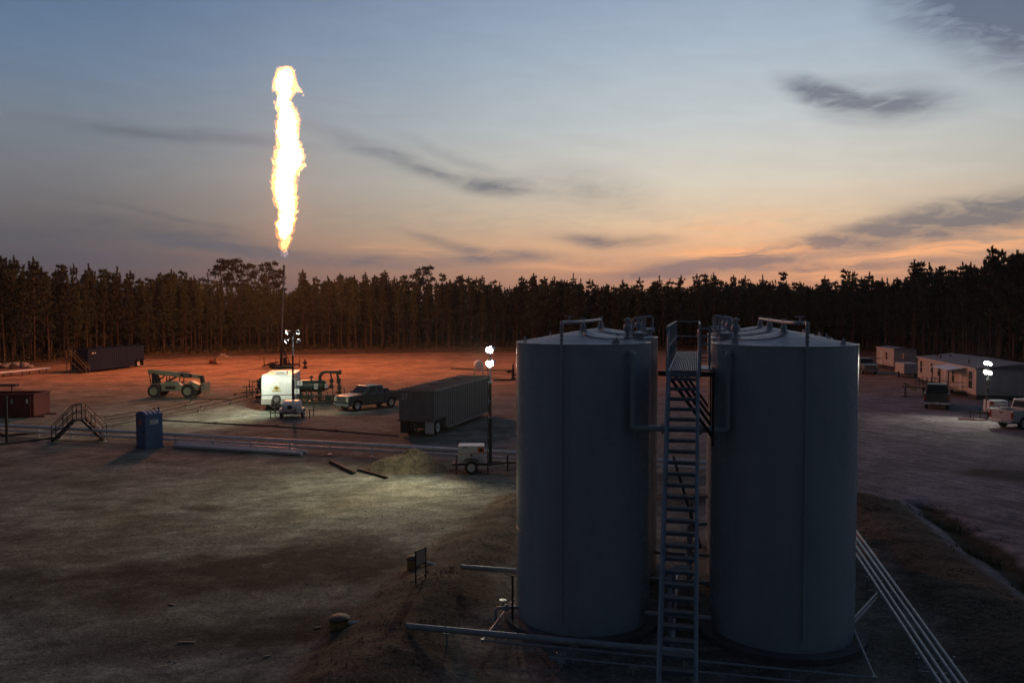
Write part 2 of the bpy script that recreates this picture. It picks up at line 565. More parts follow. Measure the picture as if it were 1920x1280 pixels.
def height(x, y):
    x = np.asarray(x, dtype=float); y = np.asarray(y, dtype=float)
    wob = fbm(x, y, 0.7, 3)
    z = 0.035 * fbm(x, y, 0.25, 1) * np.clip(1.4 - y / 160, 0.2, 1)
    def ridge(lines, h, w):
        d = np.full(x.shape, 1e9)
        for a, b in zip(lines[:-1], lines[1:]):
            d = np.minimum(d, seg_d(x, y, a, b))
        return (h + 0.16 * wob) * np.exp(-(d / (w + 0.15 * wob)) ** 2)
    z = z + np.maximum(np.maximum(ridge(BERM_L, 0.40, 1.35), ridge(BERM_R, 0.44, 1.5)), ridge(BERM_B, 0.36, 1.2))
    ditch = [(p[0] + 2.9, p[1]) for p in BERM_R]
    z = z - np.maximum(0, ridge(ditch, 0.30, 0.7))
    return z


def hz(x, y):
    return float(height(np.array([x]), np.array([y]))[0])


def lines_1d(lo, hi, dlo, dhi, step, grow):
    xs = list(np.arange(lo, hi + 1e-6, step))
    s, p = step, xs[-1]
    while p < dhi:
        s *= grow; p += s; xs.append(p)
    s, p = step, xs[0]
    while p > dlo:
        s *= grow; p -= s; xs.insert(0, p)
    return np.array(xs)


def ground_material():
    m = bpy.data.materials.new('gravel_pad')
    m.use_nodes = True
    N = NT(m.node_tree)
    b = N.n['Principled BSDF']
    geo = N.node('ShaderNodeNewGeometry')
    pos = geo.outputs['Position']
    big = N.noise(pos, 0.11, 5, 0.6, 0.6)
    mid = N.noise(pos, 0.9, 6, 0.65, 0.3)
    fine = N.noise(pos, 9.0, 5, 0.75)
    tiny = N.noise(pos, 38.0, 3, 0.7)
    grey = N.mix(N.maprange(mid, 0.3, 0.7), (0.158, 0.158, 0.130), (0.250, 0.247, 0.205))
    soil = N.mix(N.maprange(mid, 0.3, 0.7), (0.150, 0.136, 0.100), (0.205, 0.186, 0.138))
    col = N.mix(N.maprange(big, 0.47, 0.66), grey, soil)
    sep = N.node('ShaderNodeSeparateXYZ')
    N.l.new(pos, sep.inputs[0])
    # the road side on the right is a mauve-grey crushed stone
    road = N.maprange(N.math('ADD', sep.outputs[0], N.math('MULTIPLY', big, 6.0)), 12.0, 20.0)
    col = N.mix(road, col, N.mix(N.maprange(mid, 0.3, 0.7), (0.20, 0.18, 0.185), (0.30, 0.268, 0.275)))
    # beyond the gravel the pad is bare sandy clay
    yw = N.math('ADD', sep.outputs[1], N.math('MULTIPLY', big, 26.0))
    clay = N.mix(N.maprange(N.noise(N.mapping(pos, scale=(7, 1.6, 1)), 0.5, 6, 0.6, 0.5), 0.3, 0.7), (0.33, 0.195, 0.115), (0.44, 0.265, 0.16))
    col = N.mix(N.maprange(yw, 84, 122), col, clay)
    # wet and oily patches with their own outline
    stains = None
    for X, Y, hw, hh, rot, a in [(280, 1090, 9.0, 3.2, 8, 1.0), (620, 1050, 4.6, 2.4, -5, 1.0), (620, 1170, 3.4, 1.6, 20, 0.9), (350, 1210, 5.0, 1.2, 4, 0.5), (60, 1110, 5.0, 1.2, 0, -0.35),
                                 (380, 953, 1.3, 0.7, 0, 0.8), (140, 953, 1.2, 0.5, 0, 0.6), (1890, 890, 2.6, 2.2, 0, 0.95), (45, 1010, 1.6, 0.9, 0, 0.5),
                                 (560, 820, 8.0, 2.0, -5, 0.35), (845, 690, 9.0, 1.8, 0, 0.5), (900, 700, 10.0, 2.0, 0, 0.4), (800, 682, 10.0, 1.6, 0, 0.4),
                                 (130, 905, 2.5, 0.8, 0, 0.35)]:
        p = at(X, Y)
        wv = N.node('ShaderNodeVectorMath', operation='MULTIPLY_ADD')
        wn = N.node('ShaderNodeTexNoise')
        N.l.new(pos, wn.inputs['Vector']); wn.inputs['Scale'].default_value = 0.28; wn.inputs['Detail'].default_value = 7; wn.inputs['Roughness'].default_value = 0.62
        N.l.new(wn.outputs['Color'], wv.inputs[0]); wv.inputs[1].default_value = (hw * 1.3, hh * 2.2, 0); N.l.new(pos, wv.inputs[2])
        mp = N.mapping(wv.outputs[0], loc=(p.x + hw * 0.65, p.y + hh * 1.1, 0), rot=(0, 0, R(rot)), scale=(hw, hh, 50))
        v = N.math('MULTIPLY', N.maprange(N.length(mp), 1.1, 0.45, 0.0, 1.0), a)
        stains = v if stains is None else N.math('ADD', stains, v)
    sa = N.math('MULTIPLY', stains, N.maprange(mid, 0.22, 0.55), clamp=True)
    col = N.mix(N.math('MULTIPLY', sa, 0.92), col, (0.034, 0.030, 0.022))
    # bulldozed soil on the banks, known by its height
    zz = N.math('ADD', sep.outputs[2], N.math('MULTIPLY', mid, 0.22))
    col = N.mix(N.maprange(zz, 0.15, 0.30), col, N.mix(N.maprange(fine, 0.3, 0.7), (0.088, 0.066, 0.045), (0.150, 0.112, 0.076)))
    col = N.mix(N.maprange(sep.outputs[2], -0.07, -0.22), col, (0.055, 0.05, 0.032))
    # inside the banks
    # wheel tracks: long streaks along the road on the right and across the pad
    tr = N.noise(N.mapping(pos, rot=(0, 0, R(-66)), scale=(9.0, 0.32, 1)), 1.0, 5, 0.6, 0.6)
    tr2 = N.noise(N.mapping(pos, rot=(0, 0, R(14)), scale=(5.0, 2.2, 1)), 1.0, 6, 0.6, 2.5)
    rd = N.maprange(N.math('ADD', sep.outputs[0], N.math('MULTIPLY', big, 6.0)), 12.0, 20.0)
    trm = N.node('ShaderNodeMix')
    N.put(trm.inputs[0], rd); N.put(trm.inputs[2], tr2); N.put(trm.inputs[3], tr)
    trk = trm.outputs[0]
    grit = N.noise(pos, 3.2, 6, 0.8)
    k = N.math('MULTIPLY', N.maprange(trk, 0.34, 0.62, 0.76, 1.18), N.maprange(fine, 0.32, 0.70, 0.66, 1.30))
    k = N.math('MULTIPLY', k, N.maprange(tiny, 0.34, 0.68, 0.55, 1.45))
    k = N.math('MULTIPLY', k, N.maprange(grit, 0.36, 0.64, 0.76, 1.22))
    k = N.math('MULTIPLY', k, N.maprange(N.noise(pos, 0.33, 5, 0.65, 0.8), 0.36, 0.66, 0.72, 1.22))
    sm = N.node('ShaderNodeVectorMath', operation='SCALE')
    N.l.new(col, sm.inputs[0]); N.l.new(k, sm.inputs['Scale'])
    N.l.new(sm.outputs[0], b.inputs['Base Color'])
    b.inputs['Roughness'].default_value = 0.95
    b.inputs['Specular IOR Level'].default_value = 0.12
    bp = N.node('ShaderNodeBump')
    bp.inputs['Strength'].default_value = 0.55
    bp.inputs['Distance'].default_value = 0.09
    h = N.math('ADD', N.math('MULTIPLY', fine, 0.6), N.math('ADD', N.math('MULTIPLY', mid, 0.9), N.math('MULTIPLY', trk, 0.6)))
    N.l.new(h, bp.inputs['Height'])
    N.l.new(bp.outputs[0], b.inputs['Normal'])
    return m


def build_ground():
    xs = lines_1d(-12, 19, -1500, 1500, 0.22, 1.07)
    ys = lines_1d(12, 42, -900, 2600, 0.22, 1.05)
    X, Y = np.meshgrid(xs, ys)
    Z = height(X, Y)
    nx, ny = len(xs), len(ys)
    v = np.stack([X.ravel(), Y.ravel(), Z.ravel()], 1)
    i = np.arange(nx * ny).reshape(ny, nx)
    f = np.stack([i[:-1, :-1].ravel(), i[:-1, 1:].ravel(), i[1:, 1:].ravel(), i[1:, :-1].ravel()], 1)
    me = bpy.data.meshes.new('ground')
    me.from_pydata(v.tolist(), [], f.tolist())
    me.polygons.foreach_set('use_smooth', [True] * len(me.polygons))
    o = link('ground', me, ground_material())
    tag(o, 'gravel and clay well pad with earth banks round the tanks', None, kind='structure')


build_ground()

# forest edge, as (photograph column, depth)
EDGE = [(-620, 84), (-300, 98), (0, 121), (270, 147), (530, 160), (900, 169), (1300, 173), (1600, 160), (1750, 138), (1920, 113), (2150, 96), (2500, 84)]


def edge_at(px):
    for (a, da), (b, db) in zip(EDGE[:-1], EDGE[1:]):
        if a <= px <= b:
            t = (px - a) / (b - a)
            t = t * t * (3 - 2 * t) * 0.5 + t * 0.5
            return da + (db - da) * t
    return EDGE[0][1] if px < EDGE[0][0] else EDGE[-1][1]


def edge_pt(px, back=0.0):
    D = edge_at(px)
    p = Vector(((px - 960) / F * D, D, 0))
    n = Vector(((px - 960) / F, 1, 0)).normalized()
    return p + n * back


def build_bank():
    """low scraped-up bank of soil along the forest edge"""
    vs, fs = [], []
    prof = [(-4.2, -0.12), (-3.4, 0.02), (-2.6, 0.32), (-1.6, 0.62), (-0.7, 0.78), (0.6, 0.7), (3, 0.45), (8, 0.4), (60, 0.4)]
    k = len(prof)
    cols = list(range(-620, 2501, 4))
    for px in cols:
        for b, z in prof:
            p = edge_pt(px, b)
            w = 0.55 + 0.45 * noise.noise(Vector((p.x * 0.12, p.y * 0.12, 3.0))) + 0.2 * noise.noise(Vector((p.x * 0.6, p.y * 0.6, b)))
            vs.append((p.x, p.y, z * max(0.12, w * 1.25) if z > 0.1 else z))
    for i in range(len(cols) - 1):
        for j in range(k - 1):
            a = i * k + j
            fs.append((a, a + k, a + k + 1, a + 1))
    mb = MB().add(vs, fs)
    o = mb.build('soil_bank', pm('bank_soil', (0.115, 0.072, 0.045), 0.95, 0, 0.35, 0.6, 1.0, 4, dirt=(0.05, 0.045, 0.025), dirt_amt=0.7))
    tag(o, 'low bank of dark soil along the forest edge', None, kind='structure')


build_bank()


# ------------------------------------------------------------------ trees
def blade_clump(mb, c, axis, n, L, w, rnd, spread=1.0):
    """needle tuft: narrow blades that fan out of a point"""
    axis = axis.normalized()
    for _ in range(n):
        d = (axis + Vector((rnd.uniform(-1, 1), rnd.uniform(-1, 1), rnd.uniform(-1, 1))) * spread).normalized()
        s = d.cross(Vector((rnd.uniform(-1, 1), rnd.uniform(-1, 1), rnd.uniform(-1, 1)))).normalized() * w * rnd.uniform(0.7, 1.2)
        l = L * rnd.uniform(0.65, 1.2)
        p = Vector(c) - d * l * 0.15
        mb.add([p - s * 0.4, p + s * 0.4, p + d * l * 0.6 + s, p + d * l, p + d * l * 0.6 - s], [(0, 1, 2, 3, 4)])


def pine_meshes(seed, h=15.0, start=0.48, rad=1.75, n=10, step=0.36, low=False):
    rnd = random.Random(seed)
    wood, leaf = MB(), MB()
    lean = Vector((rnd.uniform(-0.25, 0.25), rnd.uniform(-0.25, 0.25), 0))
    ctr = lambda z: lean * (z / h) + Vector((0.10 * math.sin(z * 0.5 + seed), 0.10 * math.cos(z * 0.43 + seed), 0)) * (z / h) + Vector((0, 0, z))
    wood.tube([ctr(h * t) for t in (0, 0.12, 0.3, 0.5, 0.7, 0.85, 0.97)], [0.13, 0.11, 0.095, 0.075, 0.055, 0.035, 0.02], 6 if not low else 4, False)
    z = h * start
    while z < h - 0.5:
        t = (z - h * start) / (h * (1 - start))
        env = rad * (1 - t) ** 1.2 * (0.45 + 0.55 * min(1, t * 4.0)) * rnd.uniform(0.45, 1.3)
        if rnd.random() < 0.12:
            z += step; continue
        nb = rnd.choice((4, 5, 5, 6)) if not low else 4
        a0 = rnd.uniform(0, 6.28)
        for k in range(nb):
            a = a0 + k * 6.28 / nb + rnd.uniform(-0.5, 0.5)
            L = max(0.42, env * rnd.uniform(0.35, 1.2))
            o = ctr(z)
            d = Vector((math.cos(a), math.sin(a), 0.25 + 0.4 * t))
            tip = o + d * L
            if not low:
                wood.tube([o, o + d * L * 0.5, tip], [0.03, 0.02, 0.01], 3, False)
            m = max(1, int(L / 0.55)) if not low else max(1, int(L / 0.9))
            for q in range(m):
                s = 1 - q * (0.62 / m)
                c = o + d * L * s + Vector((rnd.uniform(-0.16, 0.16), rnd.uniform(-0.16, 0.16), rnd.uniform(-0.1, 0.2)))
                ax = Vector((math.cos(a) * 0.5, math.sin(a) * 0.5, 0.9))
                blade_clump(leaf, c, ax, n, 0.62 if not low else 0.9, 0.085 if not low else 0.18, rnd, 0.85)
        z += step * rnd.uniform(0.75, 1.3) * (1.0 if not low else 1.6)
    for q in range(6 if not low else 3):                       # leader and its side shoots
        c = ctr(h - 0.75 + 0.2 * q)
        blade_clump(leaf, c, Vector((0, 0, 1)), n, 0.55, 0.08, rnd, 0.38)
    for q in range(6 if not low else 2):                       # candles: upright shoots round the top
        a = rnd.uniform(0, 6.28)
        c = ctr(h - rnd.uniform(0.9, 3.0)) + Vector((math.cos(a), math.sin(a), 0)) * rnd.uniform(0.2, 0.6)
        for e in range(3):
            blade_clump(leaf, c + Vector((0, 0, 0.25 * e)), Vector((0, 0, 1)), max(5, n - 3), 0.45, 0.08, rnd, 0.35)
    # a few dead or straggling low branches
    if not low:
        for q in range(7):
            zz = h * rnd.uniform(0.22, start)
            a = rnd.uniform(0, 6.28)
            d = Vector((math.cos(a), math.sin(a), rnd.uniform(-0.1, 0.3)))
            L = rnd.uniform(0.4, 1.2)
            wood.tube([ctr(zz), ctr(zz) + d * L], [0.022, 0.008], 3, False)
            if rnd.random() < 0.55:
                blade_clump(leaf, ctr(zz) + d * L, d, n, 0.5, 0.07, rnd, 0.9)
    wm, lm = wood.mesh('pine_trunk', 60), leaf_mesh(leaf, 'pine_crown')
    return wm, lm


def leaf_mesh(mb, name):
    me = bpy.data.meshes.new(name)
    me.from_pydata(mb.v, [], mb.f)
    return me


def broad_meshes(seed, h=19.0):
    rnd = random.Random(seed)
    wood, leaf = MB(), MB()
    ctr = lambda z: Vector((0.5 * math.sin(z * 0.22 + seed), 0.3 * math.cos(z * 0.3 + seed), z))
    wood.tube([ctr(h * t) for t in (0, 0.2, 0.45, 0.7, 0.9)], [0.3, 0.25, 0.2, 0.13, 0.05], 8, False)
    for k in range(15):
        z = h * rnd.uniform(0.66, 0.97)
        a = rnd.uniform(0, 6.28)
        L = rnd.uniform(0.9, 3.3) * (1.2 - 0.8 * max(0, (z / h - 0.8)) / 0.2)
        d = Vector((math.cos(a), math.sin(a), rnd.uniform(0.05, 0.5)))
        o = ctr(z * 0.96)
        tip = o + d * L
        wood.tube([o, o + d * L * 0.5 + Vector((0, 0, 0.15)), tip], [0.08, 0.05, 0.02], 4, False)
        R0 = rnd.uniform(0.75, 1.25)
        for q in range(50):
            u = Vector((rnd.gauss(0, 1), rnd.gauss(0, 1), rnd.gauss(0, 0.6))).normalized() * R0 * rnd.uniform(0.2, 1.0)
            u.z *= 0.75
            blade_clump(leaf, tip + u, u + Vector((0, 0, 0.35)), 8, 0.42, 0.06, rnd, 0.9)
    return wood.mesh('broad_trunk', 60), leaf_mesh(leaf, 'broad_crown')


def build_forest():
    rnd = random.Random(11)
    vars_ = []
    for i in range(10):
        w, l = pine_meshes(100 + i, 15.0, [0.44, 0.36, 0.50, 0.30, 0.46, 0.40, 0.20, 0.52, 0.34, 0.43][i], [2.3, 2.7, 1.9, 2.6, 2.2, 2.1, 2.9, 1.8, 2.7, 2.2][i])
        w.materials.append(M['bark']); l.materials.append(M['needles'])
        vars_.append((w, l))

    SECT = [(110, 'behind the pipe rack at the far left'), (275, 'behind the blue tank trailer'), (390, 'behind the pad right of the blue tank trailer'), (475, 'behind the pale sack heap, left of the flare stack'),
            (590, 'right behind the flare stack'), (700, 'behind the green pickup and the separator'), (800, 'between the green pickup and the lone round-topped pine'), (965, 'beyond the far end of the grey frac tank'),
            (1240, 'seen above the roof of the left storage tank'), (1335, 'seen above the walkway between the storage tanks'), (1480, 'seen above the left half of the right storage tank'), (1615, 'seen above the right half of the right storage tank'),
            (1720, 'behind the small white site cabin'), (1830, 'behind the roof of the office trailer'), (9999, 'behind the lit light tower at the right edge')]

    def label(px, row):
        for x, w in SECT:
            if px < x:
                break
        k = ('front-row pine ', 'second-row pine ', 'third-row pine ', 'fourth-row pine ')[row]
        return k + w, 'pines ' + w + (', front rows' if row < 2 else ', rear rows')
    n = 0
    rows = [(0.3, 2.55), (3.0, 2.35), (6.0, 2.3), (9.0, 2.6)]
    for row, (back, spc) in enumerate(rows):
        px = -70 + rnd.uniform(0, 20)
        while px < 1990 and n < 298:
            D = edge_at(px)
            px += spc * rnd.uniform(0.62, 1.4) / D * F * 0.98
            p = edge_pt(px, back + rnd.uniform(-1.0, 1.0))
            w, l = vars_[rnd.randrange(10)]
            hh = (14.2 + 1.2 * noise.noise(Vector((px * 0.012, 1.7, 0))) + (rnd.uniform(0.3, 1.7) if rnd.random() < 0.14 else rnd.uniform(-3.0, 0.3)) + 0.9 * noise.noise(Vector((px * 0.045, 4.0, 0))) + (0.8 if px > 1700 else 0) + (1.0 if px > 1830 else 0) - (0.9 if 1150 < px < 1620 else 0) - (1.2 if 385 < px < 560 else 0.4 if 760 < px < 835 else 0))
            lab, grp = label(px, row)
            t = thing('pine_tree', lab, 'tree', (p.x, p.y, 0.25), rnd.uniform(0, 6.28), grp)
            s = hh / 15.0
            sx = s * rnd.uniform(0.8, 1.15)
            t.scale = (sx, sx, s)
            inst('trunk', w, t); inst('crown', l, t)
            n += 1
    # the spreading old pines that stand above the plantation
    bv = []
    for i in range(4):
        w, l = broad_meshes(40 + i)
        w.materials.append(M['bark']); l.materials.append(M['oldneedles'])
        bv.append((w, l))
    for (px, ytop, D, lab) in [(412, 478, 186, 'tall spreading old pine, leftmost of the round-topped pines left of the flame'),
                               (436, 482, 188, 'tall old pine with round crown, second of the round-topped pines left of the flame'),
                               (466, 488, 190, 'lone umbrella-shaped old pine between the two groups of tall pines left of the flame'),
                               (503, 482, 188, 'ragged old pine with open top just left of the flare tip'),
                               (521, 498, 190, 'low round-topped old pine right behind the flare tip'),
                               (797, 491, 205, 'lone round-topped old pine above the forest between the flame and the tanks')]:
        h = atd(px, ytop, D).z
        w, l = bv[rnd.randrange(4)]
        p = atd(px, 580, D)
        t = thing('old_pine', lab, 'tree', (p.x, p.y, 0.3), rnd.uniform(0, 6.28), 'old pines above the plantation')
        t.scale = (h / 19 * rnd.uniform(0.75, 0.95),) * 2 + (h / 19,)
        inst('trunk', w, t); inst('crown', l, t)
    # the depth of the forest: one mass
    lows = [pine_meshes(300 + i, 15.0, 0.24, 2.3, 8, 0.55, True) for i in range(4)]
    arr = []
    for w, l in lows:
        for me in (w, l):
            co = np.empty(len(me.vertices) * 3); me.vertices.foreach_get('co', co)
            arr.append((co.reshape(-1, 3), [tuple(p.vertices) for p in me.polygons]))
    for mi, nm in ((1, 'forest'), (0, 'forest_trunks')):
        V, Fc, o = [], [], 0
        rr = random.Random(5)
        for back in list(np.arange(4.6, 37, 3.2)):
            px = -560.0
            while px < 2440:
                D = edge_at(px)
                px += 2.25 * rr.uniform(0.6, 1.4) / D * F
                p = edge_pt(px, back + rr.uniform(-1.2, 1.2))
                k = rr.randrange(4)
                co, fc = arr[k * 2 + mi]
                a = rr.uniform(0, 6.28); s = (14.0 + (rr.uniform(0.4, 1.9) if rr.random() < 0.12 else rr.uniform(-2.4, 0.5)) + 0.9 * noise.noise(Vector((px * 0.045, 4.0, 0))) + 1.0 * noise.noise(Vector((px * 0.012, 1.7, 0))) + (0.9 if px > 1700 else 0) + (1.0 if px > 1830 else 0) - (0.6 if 1150 < px < 1620 else 0) - (1.2 if 385 < px < 560 else 0.4 if 760 < px < 835 else 0)) / 15
                c, sn = math.cos(a), math.sin(a)
                V.append(np.stack([(co[:, 0] * c - co[:, 1] * sn) * s + p.x, (co[:, 0] * sn + co[:, 1] * c) * s + p.y, co[:, 2] * s + 0.3], 1))
                Fc += [tuple(i + o for i in f) for f in fc]
                o += len(co)
        me = bpy.data.meshes.new(nm)
        me.from_pydata(np.concatenate(V).tolist(), [], Fc)
        ob = link(nm, me, M['needles'] if mi else M['bark'])
        if mi:
            fo = tag(ob, 'dark mass of pine plantation behind the first rows of trees', 'forest', kind='stuff')
        else:
            ob.parent = fo; ob.name = 'trunk'; ob['kind'] = 'stuff'
    # side wings out of frame, so the pad stays ringed with wood; undergrowth along the foot
    ub, dg = MB(), MB()
    ru = random.Random(9)
    for i in range(5200):
        px = ru.uniform(-350, 2250)
        p = edge_pt(px, ru.uniform(9, 46))
        zz = ru.uniform(0.6, 5.5)
        blade_clump(ub, (p.x, p.y, zz), Vector((0, 0, 1)), 6, 2.0, 0.55, ru, 1.0)
    for i in range(15000):
        px = ru.uniform(-350, 2250)
        b = ru.uniform(-2.2, 9)
        p = edge_pt(px, b)
        z = 0.6 + max(0, ru.gauss(0.2, 0.55)) * (1.0 if b > -0.5 else 0.25)
        blade_clump(ub if (b > 0.2) else dg, (p.x, p.y, z * (1 if b > 0 else 0.85)), Vector((0, 0, 1)), 5, 0.42 if b > 0 else 0.40, 0.07 if b > 0 else 0.045, ru, 1.0)
    tag(link('undergrowth', leaf_mesh(ub, 'undergrowth'), M['brush']), 'dark brush and saplings under the pines', 'undergrowth', kind='stuff')
    tag(link('dry_grass', leaf_mesh(dg, 'dry_grass'), M['drygrass']), 'dry weeds on the soil bank below the forest', 'grass', kind='stuff')


for _k in ('needles', 'oldneedles', 'bark'):              # no two trees quite the same tint
    _N = NT(M[_k].node_tree)
    _b = _N.n['Principled BSDF']
    _c = _b.inputs['Base Color'].links[0].from_socket
    _oi = _N.node('ShaderNodeObjectInfo')
    _sm = _N.node('ShaderNodeVectorMath', operation='SCALE')
    _N.l.new(_c, _sm.inputs[0]); _N.l.new(_N.maprange(_oi.outputs['Random'], 0, 1, 0.55, 1.4, False), _sm.inputs['Scale'])
    _N.l.new(_sm.outputs[0], _b.inputs['Base Color'])
build_forest()


# ------------------------------------------------------------------ grass, stones, litter near the tanks
def build_scatter():
    rnd = random.Random(21)
    g1, g2, st = MB(), MB(), MB()

    def tuft(mb, x, y, L, n):
        z = hz(x, y)
        for _ in range(n):
            a = rnd.uniform(0, 6.28)
            d = Vector((math.cos(a) * 0.7, math.sin(a) * 0.7, rnd.uniform(0.5, 1.2))).normalized()
            s = Vector((-d.y, d.x, 0)).normalized() * 0.012
            p = Vector((x + rnd.gauss(0, 0.06), y + rnd.gauss(0, 0.06), z - 0.01))
            l = L * rnd.uniform(0.5, 1.2)
            mb.add([p - s, p + s, p + d * l], [(0, 1, 2)])
    for lines, k in ((BERM_L, 420), (BERM_R, 520), (BERM_B, 250)):
        for _ in range(k):
            i = rnd.randrange(len(lines) - 1)
            t = rnd.random()
            a, b = lines[i], lines[i + 1]
            x = a[0] + (b[0] - a[0]) * t + rnd.gauss(0, 0.75)
            y = a[1] + (b[1] - a[1]) * t + rnd.gauss(0, 0.75)
            if noise.noise(Vector((x * 0.6, y * 0.6, 0))) > 0.02:
                tuft(g1 if rnd.random() < 0.3 else g2, x, y, 0.10, 6)
    for _ in range(1300):                                         # weeds along the ditch
        y = rnd.uniform(8, 36)
        i = max(j for j in range(len(BERM_R) - 1) if BERM_R[j][1] <= y)
        a, b = BERM_R[i], BERM_R[i + 1]
        x = a[0] + (b[0] - a[0]) * (y - a[1]) / (b[1] - a[1]) + 2.7 + rnd.gauss(0, 0.45)
        if noise.noise(Vector((x * 0.5, y * 0.5, 4))) > -0.05:
            tuft(g2, x, y, 0.22, 6)
    for _ in range(3600):                                         # stones and clods
        if rnd.random() < 0.55:
            x, y = rnd.uniform(-20, 1), rnd.uniform(15, 42)
        else:
            x, y = rnd.uniform(-6, 17), rnd.uniform(15, 38)
        r = min(0.08, 0.010 + abs(rnd.gauss(0, 0.014)))
        z = hz(x, y)
        q = [Vector((rnd.uniform(0.6, 1.2), 0, 0)), Vector((0, rnd.uniform(0.6, 1.2), 0)), Vector((-rnd.uniform(0.6, 1.2), 0, 0)), Vector((0, -rnd.uniform(0.6, 1.2), 0))]
        c = Vector((x, y, z))
        st.add([c + v * r for v in q] + [c + Vector((rnd.uniform(-0.3, 0.3), rnd.uniform(-0.3, 0.3), rnd.uniform(0.4, 0.9))) * r], [(0, 1, 4), (1, 2, 4), (2, 3, 4), (3, 0, 4)])
    tag(link('grass', leaf_mesh(g1, 'grass'), M['drygrass']), 'dry grass tufts on the earth banks', 'grass', kind='stuff')
    tag(link('weeds', leaf_mesh(g2, 'weeds'), M['greengrass']), 'low green weeds on the banks and in the ditch', 'weeds', kind='stuff')
    tag(st.build('gravel', M['stone'], smooth=0), 'loose stones and clods on the pad', 'gravel', kind='stuff')


build_scatter()


# ------------------------------------------------------------------ storage tanks
TR, TH = 1.83, 7.62
_tank = {}


def tank_meshes():
    sh = MB().lathe([(TR, 0.12), (TR, TH - 0.03), (TR + 0.012, TH - 0.03), (TR + 0.012, TH), (TR - 0.02, TH + 0.004)], n=128, close=False)
    _tank['shell'] = sh.mesh('tank_shell', 30)
    _tank['roof'] = MB().lathe([(TR - 0.021, TH + 0.003), (0.9, TH + 0.158), (0.12, TH + 0.285), (0.0, TH + 0.29)], n=96, close=False).mesh('tank_roof', 30)
    _tank['ring'] = MB().lathe([(TR + 0.33, -0.1), (TR + 0.33, 0.14), (TR - 0.05, 0.15)], n=64, close=False).mesh('ring_foundation', 30)
    lg = MB().prism([(-0.19, 0.0), (0.12, 0.0), (0.12, 0.07), (0.06, 0.20), (0.02, 0.22), (-0.02, 0.20)], -0.012, 0.012)
    lg.cyl((0.02, -0.02, 0.12), (0.02, 0.02, 0.12), 0.045, n=12)
    lg.box((0, 0, 0.005), (0.34, 0.16, 0.012))
    _tank['lug'] = lg.mesh('lifting_lug')
    _tank['seam'] = MB().box((0, 0, TH / 2 + 0.05), (0.035, 0.006, TH - 0.2)).mesh('weld_seam')
    hs = MB().lathe([(TR + 0.001, -0.012), (TR + 0.004, -0.01), (TR + 0.004, 0.01), (TR + 0.001, 0.012)], n=96, close=False)
    _tank['hoop'] = hs.mesh('girth_weld')
    h = MB().lathe([(0.16, 0), (0.16, 0.16), (0.24, 0.17), (0.24, 0.2), (0.16, 0.22), (0.05, 0.25)], n=20)
    h.bar((-0.24, 0, 0.21), (0.3, 0, 0.25), 0.04, 0.03)
    _tank['hatch'] = h.mesh('thief_hatch')
    v = MB().lathe([(0.11, -0.05), (0.11, 0.06), (0.06, 0.08), (0.06, 0.2), (0.1, 0.22), (0.12, 0.3), (0.1, 0.38), (0.05, 0.42), (0.05, 0.5), (0.09, 0.5), (0.09, 0.56), (0.0, 0.57)], n=16)
    _tank['valve'] = v.mesh('vent_valve')
    g = MB().tube([(0, 0, 0), (0, 0, 0.5), (0.05, 0, 0.58), (0.3, 0, 0.6), (0.36, 0, 0.55), (0.36, 0, 0.15)], 0.035, 8)
    g.box((0.36, 0, 0.12), (0.12, 0.12, 0.1))
    _tank['gauge'] = g.mesh('gauge_pipe')
    for k in _tank:
        _tank[k].materials.append({'roof': M['roof'], 'ring': M['concrete']}.get(k, M['tank'] if k in ('shell', 'seam', 'hoop') else M['pipe']))


tank_meshes()


def roofz(r):
    return TH + 0.003 + (TR - 0.02 - r) / (TR - 0.02) * 0.285


def tank(p, label, side, seams, lugs):
    """side = +1 when the walkway is on the tank's right"""
    t = thing('storage_tank', label, 'storage tank', p, BRZ, 'pale steel storage tanks')
    inst('shell', _tank['shell'], t); inst('roof', _tank['roof'], t); inst('ring_foundation', _tank['ring'], t)
    for a in seams:
        inst('weld_seam', _tank['seam'], t, (math.sin(R(a)) * (TR + 0.001), -math.cos(R(a)) * (TR + 0.001), 0), (0, 0, R(a)))
    for z in (2.55, 5.1):
        inst('girth_weld', _tank['hoop'], t, (0, 0, z))
    for a in lugs:
        inst('lifting_lug', _tank['lug'], t, (math.sin(R(a)) * 1.66, -math.cos(R(a)) * 1.66, roofz(1.66) - 0.01), (0, 0, R(a)), (0.85, 1.0, 0.68))
    inst('thief_hatch', _tank['hatch'], t, (side * 1.48, 0.25, roofz(1.45) - 0.02), (0, 0, 0.6))
    inst('vent_valve', _tank['valve'], t, (side * 1.22, -0.15, roofz(1.2) - 0.02), (0, 0, 0))
    inst('gauge_pipe', _tank['gauge'], t, (side * 1.3, 0.55, roofz(1.35) - 0.02), (0, 0, 0.4 if side > 0 else 2.6))
    # hose lying on the roof from the centre to the hatch side
    hs = [(0.05, -0.1), (side * 0.15, -0.7), (side * 0.55, -1.05), (side * 1.0, -0.85), (side * 1.25, -0.35)]
    pts = [Vector((x, y, roofz(math.hypot(x, y)) + 0.03)) for x, y in hs]
    MB().tube(smooth_path(pts, 6), 0.014, 6).build('roof_hose', M['black'], t)
    return t


def smooth_path(pts, k=6):
    out = []
    n = len(pts)
    for i in range(n - 1):
        p0, p1, p2, p3 = pts[max(i - 1, 0)], pts[i], pts[i + 1], pts[min(i + 2, n - 1)]
        for j in range(k):
            t = j / k
            out.append(0.5 * ((2 * p1) + (p2 - p0) * t + (2 * p0 - 5 * p1 + 4 * p2 - p3) * t * t + (3 * p1 - p0 - 3 * p2 + p3) * t ** 3))
    out.append(pts[-1])
    return out


